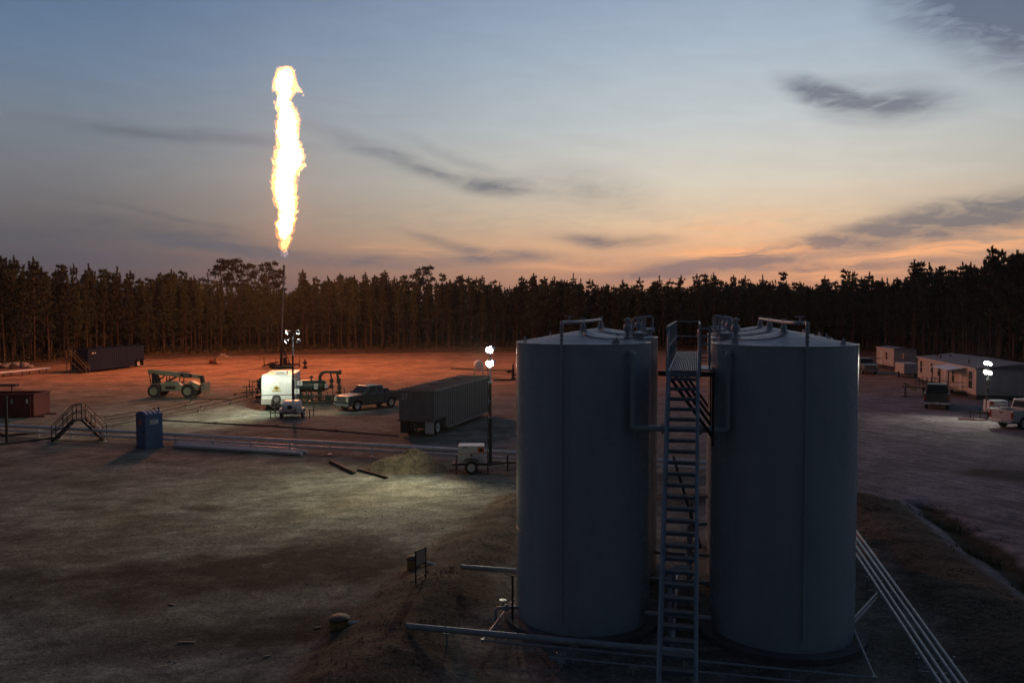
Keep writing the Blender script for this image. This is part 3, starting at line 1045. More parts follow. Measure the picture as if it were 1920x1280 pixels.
SP = 4.3
tank(T_L, 'pale grey steel storage tank in front, left of the stairway, closest to the gravel pile', 1, [-3, 120], [-62, 38, 150, 210])
tank(T_L + CD * SP, 'pale storage tank hidden behind the front tank left of the stairway', 1, [60], [-70, 150, 200])
tank(T_R, 'pale grey steel storage tank in front, right of the stairway, closest to the pipe rack', -1, [10, 150], [-50, 52, 130, 220])
tank(T_R + CD * SP, 'pale storage tank, middle of the three right of the stairway', -1, [60], [80, 110, 200])
tank(T_R + CD * SP * 1.93, 'pale storage tank, rearmost of the three right of the stairway', -1, [60], [75, 110, 200])


def vent_header(front, n, dx, label):
    t = thing('vent_header', label, 'vent pipe', front, BRZ, 'vent pipes over the tanks')
    zt = 8.17
    y0 = -math.sqrt((TR + 0.05) ** 2 - dx * dx)
    end = (SP * (1 if n == 2 else 1.93))
    MB().tube(smooth_path([Vector((dx, y0, zt - 0.22)), Vector((dx, y0 + 0.02, zt - 0.04)), Vector((dx * 0.92, y0 + 0.2, zt)), Vector((0.0, -0.3, zt)), Vector((0, end, zt))], 5), 0.045, 10).build('header', M['pipe'], t)
    MB().cyl((dx, y0, 0.45), (dx, y0, TH - 0.15), 0.024, n=10).cyl((dx, y0, TH - 0.15), (dx, y0, zt - 0.2), 0.04, n=10).build('riser', M['tank'], t)
    for z in (1.5, 3.4, 5.3, 7.2):
        MB().box((dx, y0 + 0.03, z), (0.09, 0.06, 0.04)).build('pipe_clamp', M['tank'], t)
    cl = MB()
    for z in (7.72, 7.82, 7.92):
        cl.cyl((dx, y0, z), (dx, y0, z + 0.03), 0.06, n=10)
    cl.build('coupling', M['pipe'], t)
    for k in range(n):
        y = (0, SP, SP * 1.93)[k]
        MB().lathe([(0.12, TH + 0.27), (0.12, TH + 0.31), (0.075, TH + 0.33), (0.085, TH + 0.42), (0.055, TH + 0.45), (0.05, zt + 0.05), (0.06, zt + 0.05), (0.06, zt + 0.09)], (0, y, 0), 14).build('vent_valve', M['pipe'], t)
    w = MB().lathe([(0.10, 0), (0.115, 0.012), (0.10, 0.024)], (dx * 0.8, -0.95, zt + 0.14), 16, close=False)
    w.cyl((dx * 0.8, -0.95, zt), (dx * 0.8, -0.95, zt + 0.16), 0.02, n=8).box((dx * 0.8, -0.95, zt + 0.15), (0.2, 0.02, 0.015)).box((dx * 0.8, -0.95, zt + 0.15), (0.02, 0.2, 0.015))
    w.build('valve_wheel', M['pipe'], t)


vent_header(T_L, 2, -0.30, 'pale vent pipe over the left tank roofs with riser down the front shell')
vent_header(T_R, 3, 0.36, 'pale vent pipe over the right tank roofs with riser down the front shell')


def crossover():
    t = thing('overflow_crossover', 'pale overflow pipe that drops down both front tanks and joins under the walkway', 'pipe')
    a0, b0 = Vector((2.86, 21.42, 7.40)), Vector((5.62, 20.95, 7.40))
    a, b = Vector((3.08, 21.10, 7.42)), Vector((5.40, 20.72, 7.42))
    zb = 5.48
    for s, (p0, p) in enumerate(((a0, a), (b0, b))):
        u = Vector((p.x - p0.x, p.y - p0.y, 0)) * 0.5
        MB().tube(smooth_path([p0, p0 + u * 0.9, Vector((p.x, p.y, 7.40)) - u * 0.1 + Vector((0, 0, -0.02)), Vector((p.x, p.y, 7.2)), Vector((p.x, p.y, 7.0))], 6), 0.078, 12).build('elbow', M['tank'], t)
        MB().cyl((p.x, p.y, 7.02), (p.x, p.y, zb + 0.09), 0.075, n=14).build('downpipe', M['tank'], t)
    d = (Vector((b.x, b.y, zb)) - Vector((a.x, a.y, zb))).normalized()
    h = MB().tube([Vector((a.x, a.y, zb + 0.1)), Vector((a.x, a.y, zb + 0.02)), Vector((a.x, a.y, zb)) + d * 0.06, Vector((b.x, b.y, zb)) - d * 0.06, Vector((b.x, b.y, zb + 0.02)), Vector((b.x, b.y, zb + 0.1))], 0.078, 12)
    h.build('cross_pipe', M['tank'], t)
    for k in (0.32, 0.72):
        p = Vector((a.x, a.y, zb)).lerp(Vector((b.x, b.y, zb)), k)
        MB().cyl(p - d * 0.03, p + d * 0.03, 0.13, n=16).build('flange', M['pipe'], t)


crossover()


# ------------------------------------------------------------------ stairway and walkway between the tank columns
def stairway():
    o = Vector((4.20, 20.3, 0))
    t = thing('access_stairway', 'steep blue-grey steel stairway with open treads and walkway between the two front tanks', 'stairway', o, BRZ)
    zp, W = 7.0, 0.66
    run = 5.75
    # local frame: +y runs back between the tanks; the stair comes down towards -y
    for s in (-1, 1):
        MB().bar((s * W / 2, 0.02, zp - 0.06), (s * W / 2, -run, 0.02), 0.055, 0.19).build('stringer', M['galv'], t)
    trd = MB().box((0, 0, 0), (W - 0.06, 0.20, 0.035))
    trd.box((0, -0.1, -0.02), (W - 0.06, 0.012, 0.06))
    me = trd.mesh('tread')
    me.materials.append(M['treadsteel'])
    n = 31
    for i in range(n):
        k = (i + 0.9) / (n + 0.6)
        inst('tread', me, t, (0, -run * k, zp - zp * k + 0.02))
    for s in (-1, 1):
        h = MB()
        a, b = Vector((s * (W / 2 + 0.03), 0.0, zp + 1.02)), Vector((s * (W / 2 + 0.03), -run, 1.02))
        h.tube([a, b], 0.024, 8)
        h.build('handrail', M['galv'], t)
        for k in (0.18, 0.36, 0.54, 0.72, 0.9):
            p = a.lerp(b, k)
            MB().bar((p.x, p.y, p.z), (p.x, p.y, p.z - 1.06), 0.035, 0.035).build('rail_post', M['galv'], t)
    # walkway
    Lw = 9.6
    fr = MB()
    for s in (-1, 1):
        fr.bar((s * 0.36, 0.0, zp - 0.09), (s * 0.36, Lw, zp - 0.09), 0.05, 0.16)
    for k in range(9):
        fr.bar((-0.34, 0.03 + k * (Lw - 0.06) / 8, zp - 0.10), (0.34, 0.03 + k * (Lw - 0.06) / 8, zp - 0.10), 0.05, 0.1)
    fr.build('walkway_frame', M['galv'], t)
    g = MB()
    for k in range(15):
        x = -0.33 + k * 0.66 / 14
        g.box((x, Lw / 2, zp - 0.005), (0.012, Lw, 0.03))
    for k in range(60):
        g.box((0, 0.08 + k * Lw / 60, zp - 0.012), (0.66, 0.02, 0.012))
    g.build('grating', M['grate'], t)['kind'] = 'stuff'
    for s in (-1, 1):
        ys = [0.0, 1.55, 3.1, 4.65, 6.2, 7.75, 9.3]
        for y in ys:
            MB().bar((s * 0.40, y, zp - 0.15), (s * 0.40, y, zp + 1.07), 0.05, 0.05).build('guard_post', M['galv'], t)
        spans = [(0, 9.3)] if s < 0 else [(3.1, 9.3)]
        for y0, y1 in spans:
            for z, nm in ((1.07, 'top_rail'), (0.55, 'mid_rail')):
                MB().bar((s * 0.40, y0, zp + z), (s * 0.40, y1, zp + z), 0.045, 0.045).build(nm, M['galv'], t)
            MB().box((s * 0.40, (y0 + y1) / 2, zp + 0.07), (0.008, y1 - y0, 0.14)).build('toe_board', M['galv'], t)
    for z in (1.07, 0.55):
        MB().bar((-0.4, 9.3, zp + z), (0.4, 9.3, zp + z), 0.045, 0.045).build('end_rail', M['galv'], t)
    # side landing towards the right tank, with its own rails
    l = MB()
    l.box((0.56, 1.6, zp - 0.03), (0.28, 1.5, 0.04))
    l.build('side_landing', M['grate'], t)
    for y in (0.9, 2.3):
        for k in range(5):
            MB().bar((0.43, y, zp + 0.2 + k * 0.2), (0.62, y, zp + 0.2 + k * 0.2), 0.03, 0.03).build('landing_rail', M['galv'], t)
        MB().bar((0.64, y, zp - 0.05), (0.64, y, zp + 1.07), 0.04, 0.04).build('guard_post', M['galv'], t)
    # knee braces under the walkway
    for y in (0.3, 2.4, 4.6, 6.8):
        MB().bar((-0.36, y, zp - 0.16), (0.72, y + 0.3, zp - 1.7), 0.05, 0.075).build('knee_brace', M['black'], t)
    for y in (0.25, 3.1, 6.2):
        MB().bar((0.72, y + 0.15, zp - 0.1), (0.72, y + 0.15, zp - 1.9), 0.06, 0.06).build('hanger_post', M['black'], t)
    MB().bar((-0.62, 0.2, zp - 0.09), (0.76, 0.2, zp - 0.09), 0.07, 0.12).build('cross_beam', M['black'], t)
    MB().bar((-0.3, 3.2, 4.3), (0.45, 0.2, 2.6), 0.05, 0.08).build('knee_brace', M['black'], t)


stairway()


# ------------------------------------------------------------------ low pipework round the tanks
def pipe_thing(name, label, cat, pts, r, mat, group=None, n=10, legs=(), leg_h=None, smooth=False):
    p0 = Vector(pts[0])
    t = thing(name, label, cat, (p0.x, p0.y, 0), 0, group)
    L = [Vector(p) - Vector((p0.x, p0.y, 0)) for p in pts]
    if smooth:
        L = smooth_path(L, 6)
    MB().tube(L, r, n).build('pipe', mat, t)
    for k in legs:
        q = L[0].lerp(L[-1], k)
        zg = hz(q.x + p0.x, q.y + p0.y)
        MB().bar((q.x, q.y, zg - 0.05), (q.x, q.y, q.z - r * 0.8), 0.05, 0.05).box((q.x, q.y, q.z - r - 0.015), (0.2, 0.12, 0.03)).build('pipe_support', mat, t)
    return t


pipe_thing('front_fill_pipe', 'thick pale pipe crossing low in front of the left tank to the stairway', 'pipe',
           [at(762, 1173, 0.55), at(1225, 1216, 0.55), at(1300, 1223, 0.5)], 0.078, M['pipe'], None, 12, (0.15, 0.6, 0.97))
pipe_thing('bank_pipe', 'short pale pipe running from the earth bank to the left tank', 'pipe',
           [at(865, 1062, 0.75), at(985, 1071, 0.75)], 0.07, M['pipe'], None, 12)
# thin loop round the tank bases
lp = [at(965, 1122, 0.25), at(905, 1200, 0.25), at(1640, 1270, 0.25), at(1588, 1150, 0.25)]
t = thing('drain_loop', 'thin pale pipe loop low around the feet of the front tanks', 'pipe', (lp[0].x, lp[0].y, 0))
L0 = Vector((lp[0].x, lp[0].y, 0))
for i in range(3):
    MB().tube([lp[i] - L0, lp[i + 1] - L0], 0.03, 8).build('pipe', M['pipe'], t)
for p in lp[1:3]:
    MB().lathe([(0.045, -0.04), (0.05, 0), (0.045, 0.04)], p - L0, 10).build('corner_fitting', M['pipe'], t)
for k in (0.25, 0.55, 0.8):
    p = lp[1].lerp(lp[2], k) - L0
    MB().bar((p.x, p.y, -0.05), (p.x, p.y, 0.24), 0.04, 0.04).build('pipe_support', M['pipe'], t)
pipe_thing('drain_pipe', 'thin pale pipe low on the ground in front of both tanks', 'pipe',
           [at(1030, 1231, 0.22), at(1225, 1250, 0.22), at(1500, 1277, 0.22)], 0.026, M['pipe'], None, 8, (0.02, 0.35, 0.7))
t = thing('drain_valve', 'small pale valve on a pipe low at the front of the left tank', 'valve', at(1052, 1236, 0.2) - Vector((0, 0, 0.2)))
MB().lathe([(0.05, 0), (0.05, 0.1), (0.09, 0.12), (0.09, 0.2), (0.03, 0.22), (0.03, 0.36)], n=12).build('valve_body', M['pipe'], t)
MB().lathe([(0.1, 0.36), (0.115, 0.37), (0.1, 0.38)], n=14, close=False).build('hand_wheel', M['pipe'], t)
pipe_thing('sample_rod', 'thin dark upright rod beside the left edge of the left tank', 'pipe', [at(961, 1150, 0.3) - Vector((0, 0, 0.25)), at(961, 1150, 0.3) + Vector((0, 0, 1.05))], 0.03, M['black'])
t = thing('tank_outlet', 'pale outlet pipe with valve at the lower left of the left tank', 'valve', at(950, 1147, 0.3) - Vector((0, 0, 0.3)))
MB().tube([(0.35, 0.05, 0.42), (0, 0, 0.42), (-0.25, -0.02, 0.42), (-0.3, -0.02, 0.38), (-0.3, -0.02, 0.0)], 0.045, 10).build('pipe', M['pipe'], t)
MB().lathe([(0.08, -0.06), (0.1, 0), (0.08, 0.06)], (0, 0, 0.42), 12, Matrix.Rotation(R(90), 3, 'Y')).build('flange', M['pipe'], t)
MB().lathe([(0.02, 0.42), (0.02, 0.62), (0.1, 0.62), (0.1, 0.64)], (-0.1, 0, 0), 12).build('hand_wheel', M['pipe'], t)


def manifold():
    o = T_L + CX * 2.62 + CD * 0.3
    t = thing('fill_manifold', 'pale pipe manifold with upright pipes and valves low between the two tank columns', 'pipe manifold', o, BRZ)
    for y, z in ((-1.2, 0.55), (1.0, 0.75), (3.2, 0.9)):
        MB().tube([(-0.85, y, z), (0.85, y, z)], 0.06, 10).build('cross_pipe', M['pipe'], t)
        for s in (-0.45, 0.4):
            MB().lathe([(0.1, -0.05), (0.12, 0), (0.1, 0.05)], (s, y, z), 12, Matrix.Rotation(R(90), 3, 'Y')).build('flange', M['pipe'], t)
    for x, y, h in ((-0.2, -1.3, 1.7), (0.25, 1.05, 2.3), (-0.15, 0.2, 1.3), (0.3, 3.25, 2.6)):
        MB().tube([(x, y, 0.0), (x, y, h), (x + 0.06, y + 0.05, h + 0.08), (x + 0.5, y + 0.1, h + 0.1)], 0.055, 10).build('upright_pipe', M['pipe'], t)
        MB().lathe([(0.06, h * 0.6), (0.1, h * 0.6 + 0.02), (0.1, h * 0.6 + 0.12), (0.06, h * 0.6 + 0.14)], (x, y, 0), 12).build('valve_body', M['pipe'], t)
    MB().tube([(-0.1, -2.6, 0.35), (-0.1, 3.6, 0.35)], 0.07, 10).build('header', M['pipe'], t)


manifold()

# the rack of four parallel pipes on the right
pa, pb = Vector((12.35, 31.0, 0.62)), Vector((9.0, 15.6, 0.55))
dd = (pb - pa).normalized()
sd = Vector((dd.y, -dd.x, 0))
names = ['outermost of the four parallel pale pipes beside the right tank', 'second from outside of the four parallel pale pipes beside the right tank',
         'third from outside of the four parallel pale pipes beside the right tank', 'innermost of the four parallel pale pipes, next to the right tank']
rk = sorted([-0.27, -0.10, 0.10, 0.27], key=lambda k: -(pa + sd * k).x)
for k, nm in zip(rk, names):
    p0 = pa + sd * k
    t = thing('flow_pipe', nm, 'pipe', (p0.x, p0.y, 0), 0, 'four parallel pipes beside the right tank')
    MB().tube([Vector((0, 0, pa.z)), (pa + (pb - pa) * 0.5) - Vector((pa.x, pa.y, 0)) + Vector((0, 0, 0.0)), Vector((pb.x - pa.x, pb.y - pa.y, pb.z))], 0.048, 10).build('pipe', M['pipe'], t)
for j, (k, lab) in enumerate(((0.18, 'steel pipe rest under the four pipes, nearest the tank'), (0.45, 'steel pipe rest midway under the four parallel pipes'), (0.80, 'steel pipe rest under the four pipes near the frame bottom'))):
    p = pa.lerp(pb, k)
    t = thing('pipe_rest', lab, 'pipe support', (p.x, p.y, hz(p.x, p.y)), math.atan2(sd.y, sd.x), 'rests under the four pipes')
    hh = p.z - hz(p.x, p.y) - 0.06
    for s in (-1, 1):
        MB().bar((s * 0.40, 0, -0.05), (s * 0.40, 0, hh + 0.12), 0.05, 0.05).build('leg', M['pipe'], t)
    MB().bar((-0.42, 0, hh), (0.42, 0, hh), 0.05, 0.06).build('cross_bar', M['pipe'], t)
    MB().bar((-0.42, 0, hh * 0.4), (0.42, 0, hh * 0.4), 0.04, 0.04).build('cross_bar', M['pipe'], t)
for dz, lab in ((0.0, 'lower thin pale pipe joining the right tank to the pipe rack'), (0.13, 'upper thin pale pipe joining the right tank to the pipe rack')):
    a = T_R + CX * 1.75 + CD * (-0.3)
    q = pa.lerp(pb, 0.52) + Vector((-0.35, 0, 0))
    pipe_thing('link_pipe', lab, 'pipe', [(a.x, a.y, 0.42 + dz), (q.x, q.y + 0.2 * dz, 0.42 + dz)], 0.035, M['pipe'], 'link pipes at the right tank', 8)

# buried-valve pots and the small board near the left bank
for px, py, r, h, lab in ((776, 1064, 0.22, 0.28, 'yellowish plastic pot with lid beside the small framed board'), (636, 1176, 0.25, 0.22, 'brown plastic pot with lid at the foot of the bank, closest to the camera')):
    p = atg(px, py)
    t = thing('valve_pot', lab, 'pot', p)
    MB().lathe([(r * 0.92, -0.05), (r, 0.05), (r, h), (r * 0.9, h + 0.01)], n=24).build('pot', M['plastic'], t)
    MB().lathe([(r * 1.08, h + 0.0), (r * 1.1, h + 0.05), (r * 0.8, h + 0.1), (0.01, h + 0.12)], n=24).build('lid', M['lid'], t)
    MB().tube([(r * 0.9, 0, h * 0.55), (r + 0.25, 0.05, h * 0.5), (r + 0.42, 0.1, h * 0.2), (r + 0.5, 0.1, -0.05)], 0.06, 8).build('spout', M['whitepipe'], t)
p = atg(789, 1088)
t = thing('board_frame', 'small black-framed board on two legs beside the yellowish pot', 'sign', p, R(62))
for s in (-1, 1):
    MB().bar((s * 0.26, 0, -0.05), (s * 0.26, 0, 0.95), 0.035, 0.035).build('leg', M['black'], t)
for z in (0.12, 0.48, 0.93):
    MB().bar((-0.26, 0, z), (0.26, 0, z), 0.035, 0.035).build('cross_bar', M['black'], t)
MB().box((0, 0, 0.705), (0.48, 0.012, 0.41)).build('board', M['paper'], t)

for px, py, L, rz, lab in ((350, 1205, 0.42, 0.1, 'pale wood scrap on the gravel, closest to the camera'), (322, 1134, 0.22, -0.3, 'tiny pale scrap on the dark stained gravel'),
                           (500, 1231, 0.18, 0.7, 'tiny pale scrap on the gravel below the brown pot'), (596, 1180, 0.16, 0.5, 'tiny pale scrap just left of the brown pot')):
    p = at(px, py)
    o = MB().box((0, 0, 0.02), (L, 0.05, 0.03)).build('wood_scrap', M['wood'])
    o.location = (p.x, p.y, hz(p.x, p.y)); o.rotation_euler = (0, 0.05, rz)
    tag(o, lab, 'scrap', 'scraps on the gravel')


# ------------------------------------------------------------------ gravel pile and loose pipes
def pile():
    a, b = at(668, 888), at(850, 884)
    c = at(762, 880)
    rx = (b.x - a.x) / 2 + 0.3
    vs, fs = [], []
    n, m = 56, 18
    for i in range(m + 1):
        r = i / m
        for j in range(n):
            t = 2 * math.pi * j / n
            x, y = r * math.cos(t) * rx, r * math.sin(t) * 1.7
            wob = noise.noise(Vector((x * 0.8, y * 0.8, 0))) * 0.20 + noise.noise(Vector((x * 3, y * 3, 2))) * 0.06
            z = (0.92 * (0.5 + 0.5 * math.cos(math.pi * r ** 1.25)) + wob * (1 - r)) * (1 + 0.12 * math.cos(t - 0.3)) - 0.06 * (r > 0.97)
            vs.append((x, y, z))
    for i in range(m):
        for j in range(n):
            fs.append((i * n + j, i * n + (j + 1) % n, (i + 1) * n + (j + 1) % n, (i + 1) * n + j))
    o = MB().add(vs, fs).build('gravel_pile', M['gravel'])
    o.location = c
    tag(o, 'low heap of gravel on the pad left of the white light tower', 'gravel pile')
    st = MB()
    rr = random.Random(4)
    for _ in range(900):
        u, t = math.sqrt(rr.random()), rr.uniform(0, 6.28)
        x, y = u * math.cos(t) * rx * 1.08, u * math.sin(t) * 1.85
        rad = math.hypot(x / rx, y / 1.7)
        wob = noise.noise(Vector((x * 0.8, y * 0.8, 0))) * 0.20
        z = max(0.0, (0.92 * (0.5 + 0.5 * math.cos(math.pi * rad ** 1.25)) + wob * (1 - rad)) * (1 + 0.12 * math.cos(t - 0.3))) if rad < 1 else 0
        s = rr.uniform(0.02, 0.055)
        q = Vector((x, y, z))
        st.add([q + Vector((s, 0, 0)), q + Vector((0, s, 0)), q + Vector((-s, 0, 0)), q + Vector((0, -s, 0)), q + Vector((0, 0, s * 0.8))], [(0, 1, 4), (1, 2, 4), (2, 3, 4), (3, 0, 4)])
    so_ = st.build('stone', M['gravel'], o, smooth=0)
    so_['kind'] = 'stuff'


pile()
pipe_thing('loose_black_pipe', 'black pipe length lying on the gravel left of the heap', 'pipe', [at(619, 864, 0.09), at(664, 886, 0.09)], 0.085, M['blackpipe'], 'loose black pipes by the heap')
pipe_thing('loose_black_pipe', 'black pipe length lying at the foot of the gravel heap', 'pipe', [at(672, 880, 0.07), at(726, 895, 0.07)], 0.07, M['blackpipe'], 'loose black pipes by the heap')
for y0, x1, y1, lab in ((835, 566, 850, 'front white pipe length lying on the ground right of the blue toilet'), (832, 575, 846.5, 'middle white pipe length lying on the ground right of the blue toilet'), (829.5, 556, 843, 'rear white pipe length lying on the ground right of the blue toilet')):
    pipe_thing('loose_white_pipe', lab, 'pipe', [at(329, y0, 0.12), at(x1, y1, 0.12)], 0.115, M['whitepipe'], 'white pipes on the ground', 12)


# ------------------------------------------------------------------ the double white pipeline across the pad
def pipeline():
    a, b = Vector((-52.0, 59.6, 0)), Vector((17.0, 42.3, 0))
    # passes below photograph rows 795 at the left border and 849 at the left tank
    pL, pR = at(0, 797, 0.68), at(966, 848, 0.68)
    d = (pR - pL); d.z = 0
    u = d.normalized()
    a, b = pL - u * 14, pR + u * 16
    a.z = b.z = 0
    t = thing('white_pipeline', 'pair of long white pipelines on low posts running across the whole pad', 'pipeline', a, math.atan2(u.y, u.x))
    L = (b - a).length
    MB().tube([(0, 0, 0.68), (L, 0, 0.68)], 0.105, 12).build('upper_pipe', M['whitepipe'], t)
    MB().tube([(0, 0.16, 0.34), (L, 0.16, 0.34)], 0.085, 12).build('lower_pipe', M['whitepipe'], t)
    post = MB().box((0, 0.085, 0.3), (0.06, 0.05, 0.64)).box((0, 0.06, 0.59), (0.08, 0.2, 0.03)).box((0, 0.14, 0.26), (0.08, 0.22, 0.03)).box((0, 0.085, 0.01), (0.2, 0.2, 0.03)).mesh('post')
    post.materials.append(M['whitepipe'])
    x = 0.9
    while x < L:
        inst('post', post, t, (x, 0, -0.02)); x += 2.72
    col = MB().lathe([(0.12, -0.03), (0.125, 0), (0.12, 0.03)], n=14, M=Matrix.Rotation(R(90), 3, 'Y')).mesh('pipe_collar')
    col.materials.append(M['whitepipe'])
    x = 3.0
    while x < L:
        inst('pipe_collar', col, t, (x, 0, 0.68)); x += 12.0


pipeline()


# ------------------------------------------------------------------ wheels
def wheel_meshes(r, w):
    k = (r, w)
    if k in _wm:
        return _wm[k]
    Mx = Matrix.Rotation(R(90), 3, 'X')
    ty = MB().lathe([(r * 0.62, -w * 0.42), (r * 0.86, -w * 0.5), (r * 0.97, -w * 0.42), (r, -w * 0.25), (r, w * 0.25), (r * 0.97, w * 0.42), (r * 0.86, w * 0.5), (r * 0.62, w * 0.42)], n=28, M=Mx, close=False)
    ty.lathe([(r * 0.62, w * 0.42), (r * 0.6, 0), (r * 0.62, -w * 0.42)], n=28, M=Mx, close=False)
    ri = MB().lathe([(r * 0.62, -w * 0.44), (r * 0.56, -w * 0.46), (r * 0.5, -w * 0.28), (r * 0.2, -w * 0.24), (r * 0.17, -w * 0.36), (0.01, -w * 0.38)], n=24, M=Mx, close=False)
    ri.lathe([(r * 0.62, w * 0.44), (r * 0.56, w * 0.46), (r * 0.5, w * 0.28), (r * 0.2, w * 0.24), (r * 0.17, w * 0.36), (0.01, w * 0.38)], n=24, M=Mx, close=False)
    for j in range(6):
        a = j * math.pi / 3
        ri.box((math.cos(a) * r * 0.36, 0, math.sin(a) * r * 0.36), (r * 0.12, w * 0.62, r * 0.12))
    _wm[k] = (ty.mesh('tyre'), ri.mesh('rim'))
    _wm[k][0].materials.append(M['rubber'])
    return _wm[k]


_wm = {}


def wheel(parent, loc, r, w, rim, name='wheel'):
    ty, ri = wheel_meshes(r, w)
    key = (r, w, rim.name)
    if key not in _wm:
        c = ri.copy(); c.materials.clear(); c.materials.append(rim); _wm[key] = c
    a = inst(name, ty, parent, loc)
    inst('rim', _wm[key], a)
    return a


# ------------------------------------------------------------------ pickups
def arch(x0, r, zc, z0, k=9, rev=False):
    a0 = math.asin(min(1, max(-1, (z0 - zc) / r)))
    pts = [(x0 + r * math.cos(t), zc + r * math.sin(t)) for t in np.linspace(math.pi - a0, a0, k)]
    return pts


def pickup(label, loc, rz, paint, extra=None, crew=True):
    t = thing('pickup_truck', label, 'pickup truck', loc, rz, 'pickup trucks parked on the pad')
    xf, xr, wr = 1.95, -1.75, 0.43
    y = 0.96
    # engine bay and cab below the windows
    poly = [(-0.98, 0.52)] + [(1.38, 0.50)] + arch(xf, 0.52, 0.44, 0.50) + [(2.72, 0.52), (2.92, 0.62), (2.95, 1.18), (2.86, 1.27), (2.2, 1.33), (1.34, 1.37), (-0.98, 1.37)]
    MB().prism(poly, -y, y).build('body', paint, t, 0.035)
    b = MB().box((0, 0, 0.46), (5.3, 0.9, 0.16))
    b.build('chassis', M['black'], t)
    # bed: two sides, floor, front wall
    for s in (-1, 1):
        bp = [(-1.02, 0.55)] + list(reversed(arch(xr, 0.52, 0.44, 0.55))) + [(-2.88, 0.60), (-2.88, 1.38), (-1.02, 1.38)]
        MB().prism(bp, s * y, s * (y - 0.13)).build('bed_side', paint, t, 0.02)
        MB().box((xr, s * (y - 0.28), 0.80), (1.1, 0.3, 0.34)).build('wheel_box', M['black'], t)
    MB().box((-1.95, 0, 0.68), (1.86, 1.64, 0.06)).build('bed_floor', M['black'], t)
    MB().box((-1.06, 0, 1.0), (0.05, 1.64, 0.6)).build('bed_front', paint, t)
    tg = MB().box((-2.87, 0, 1.0), (0.06, 1.62, 0.72)).build('tailgate', paint, t, 0.015)
    MB().box((-2.905, 0, 1.17), (0.02, 0.26, 0.10)).build('handle', M['black'], tg)
    # cab
    xb0, xb1, xt0, xt1 = -0.97, 1.30, -0.86, 0.62
    zb, zt, yb, yt = 1.35, 2.02, y - 0.04, y - 0.18
    cab = MB().frustum((xb0, -yb), (xb1, yb), zb, (xt0, -yt), (xt1, yt), zt)
    cb = cab.build('cab', paint, t, 0.05)

    def onside(s, u, v):
        """point on a side face: u along the length, v up"""
        xa = xb0 + (xb1 - xb0) * u; xc = xt0 + (xt1 - xt0) * u
        return Vector((xa + (xc - xa) * v, s * (yb + (yt - yb) * v + 0.006), zb + (zt - zb) * v))
    for s in (-1, 1):
        for u0, u1 in (((0.10, 0.41), (0.48, 0.86)) if crew else ((0.30, 0.86),)):
            MB().quad(onside(s, u0, 0.10), onside(s, u1, 0.10), onside(s, u1 - 0.02, 0.84), onside(s, u0 + 0.01, 0.84)).build('side_window', M['glass'], cb)
    fx = lambda v: xb1 + (xt1 - xb1) * v + 0.006
    MB().quad((fx(0.08), -yb * 0.92, zb + 0.08 * (zt - zb)), (fx(0.08), yb * 0.92, zb + 0.08 * (zt - zb)), (fx(0.88), yt * 0.93, zb + 0.88 * (zt - zb)), (fx(0.88), -yt * 0.93, zb + 0.88 * (zt - zb))).build('windscreen', M['glass'], cb)
    rx = lambda v: xb0 + (xt0 - xb0) * v - 0.006
    MB().quad((rx(0.15), -yb * 0.86, zb + 0.15 * (zt - zb)), (rx(0.15), yb * 0.86, zb + 0.15 * (zt - zb)), (rx(0.82), yt * 0.86, zb + 0.82 * (zt - zb)), (rx(0.82), -yt * 0.86, zb + 0.82 * (zt - zb))).build('rear_window', M['glass'], cb)
    # doors
    for s in (-1, 1):
        for d0, d1 in (((-0.88, 0.08), (0.12, 1.28)) if crew else ((0.0, 1.28),)):
            dr = MB().box(((d0 + d1) / 2, s * (y + 0.002), 0.94), (d1 - d0, 0.012, 0.68)).build('door', paint, t, 0.004)
            MB().box((d0 + 0.16, s * (y + 0.02), 1.12), (0.18, 0.03, 0.04)).build('handle', M['black'], dr)
        MB().box((1.05, s * (y + 0.14), 1.38), (0.10, 0.24, 0.24)).bar((1.1, s * (y - 0.05), 1.30), (1.07, s * (y + 0.1), 1.33), 0.05, 0.05).build('mirror', M['black'], t, 0.02)
        MB().box((0.2, s * (y + 0.04), 0.46), (2.2, 0.12, 0.05)).build('running_board', M['black'], t)
    # nose
    MB().box((2.955, 0, 0.98), (0.05, 1.20, 0.44)).build('grille', M['black'], t, 0.015)
    for z in (0.86, 0.98, 1.10):
        MB().box((2.985, 0, z), (0.03, 1.20, 0.05)).build('grille_bar', M['chrome'], t)
    for s in (-1, 1):
        MB().box((2.91, s * 0.78, 1.0), (0.13, 0.32, 0.36)).build('headlight', M['amber'], t, 0.03)
        MB().box((-2.89, s * (y - 0.075), 1.02), (0.06, 0.15, 0.44)).build('taillight', M['red'], t, 0.01)
    MB().box((2.98, 0, 0.55), (0.20, 1.96, 0.22)).build('front_bumper', M['chrome'], t, 0.04)
    MB().box((-2.99, 0, 0.58), (0.18, 1.92, 0.18)).build('rear_bumper', M['chrome'], t, 0.03)
    MB().box((-3.085, 0, 0.62), (0.012, 0.32, 0.15)).build('number_plate', M['white'], t)
    for xx in (xf, xr):
        for s in (-1, 1):
            wheel(t, (xx, s * (y - 0.16), wr), wr, 0.27, M['alum'])
    if extra == 'boxes':
        MB().box((-1.28, 0, 1.46), (0.4, 1.72, 0.5)).build('tool_box', M['greentruck'], t, 0.02)
        MB().box((-1.85, -0.2, 1.06), (0.5, 0.7, 0.7)).build('fuel_drum', M['red'], t, 0.04)
        for s in (-1, 1):
            MB().box((-2.0, s * (y - 0.06), 1.36), (1.7, 0.10, 0.04)).build('bed_rail', M['whitetruck'], t)
        for k in (-0.28, 0.0, 0.28):
            pass
    return t


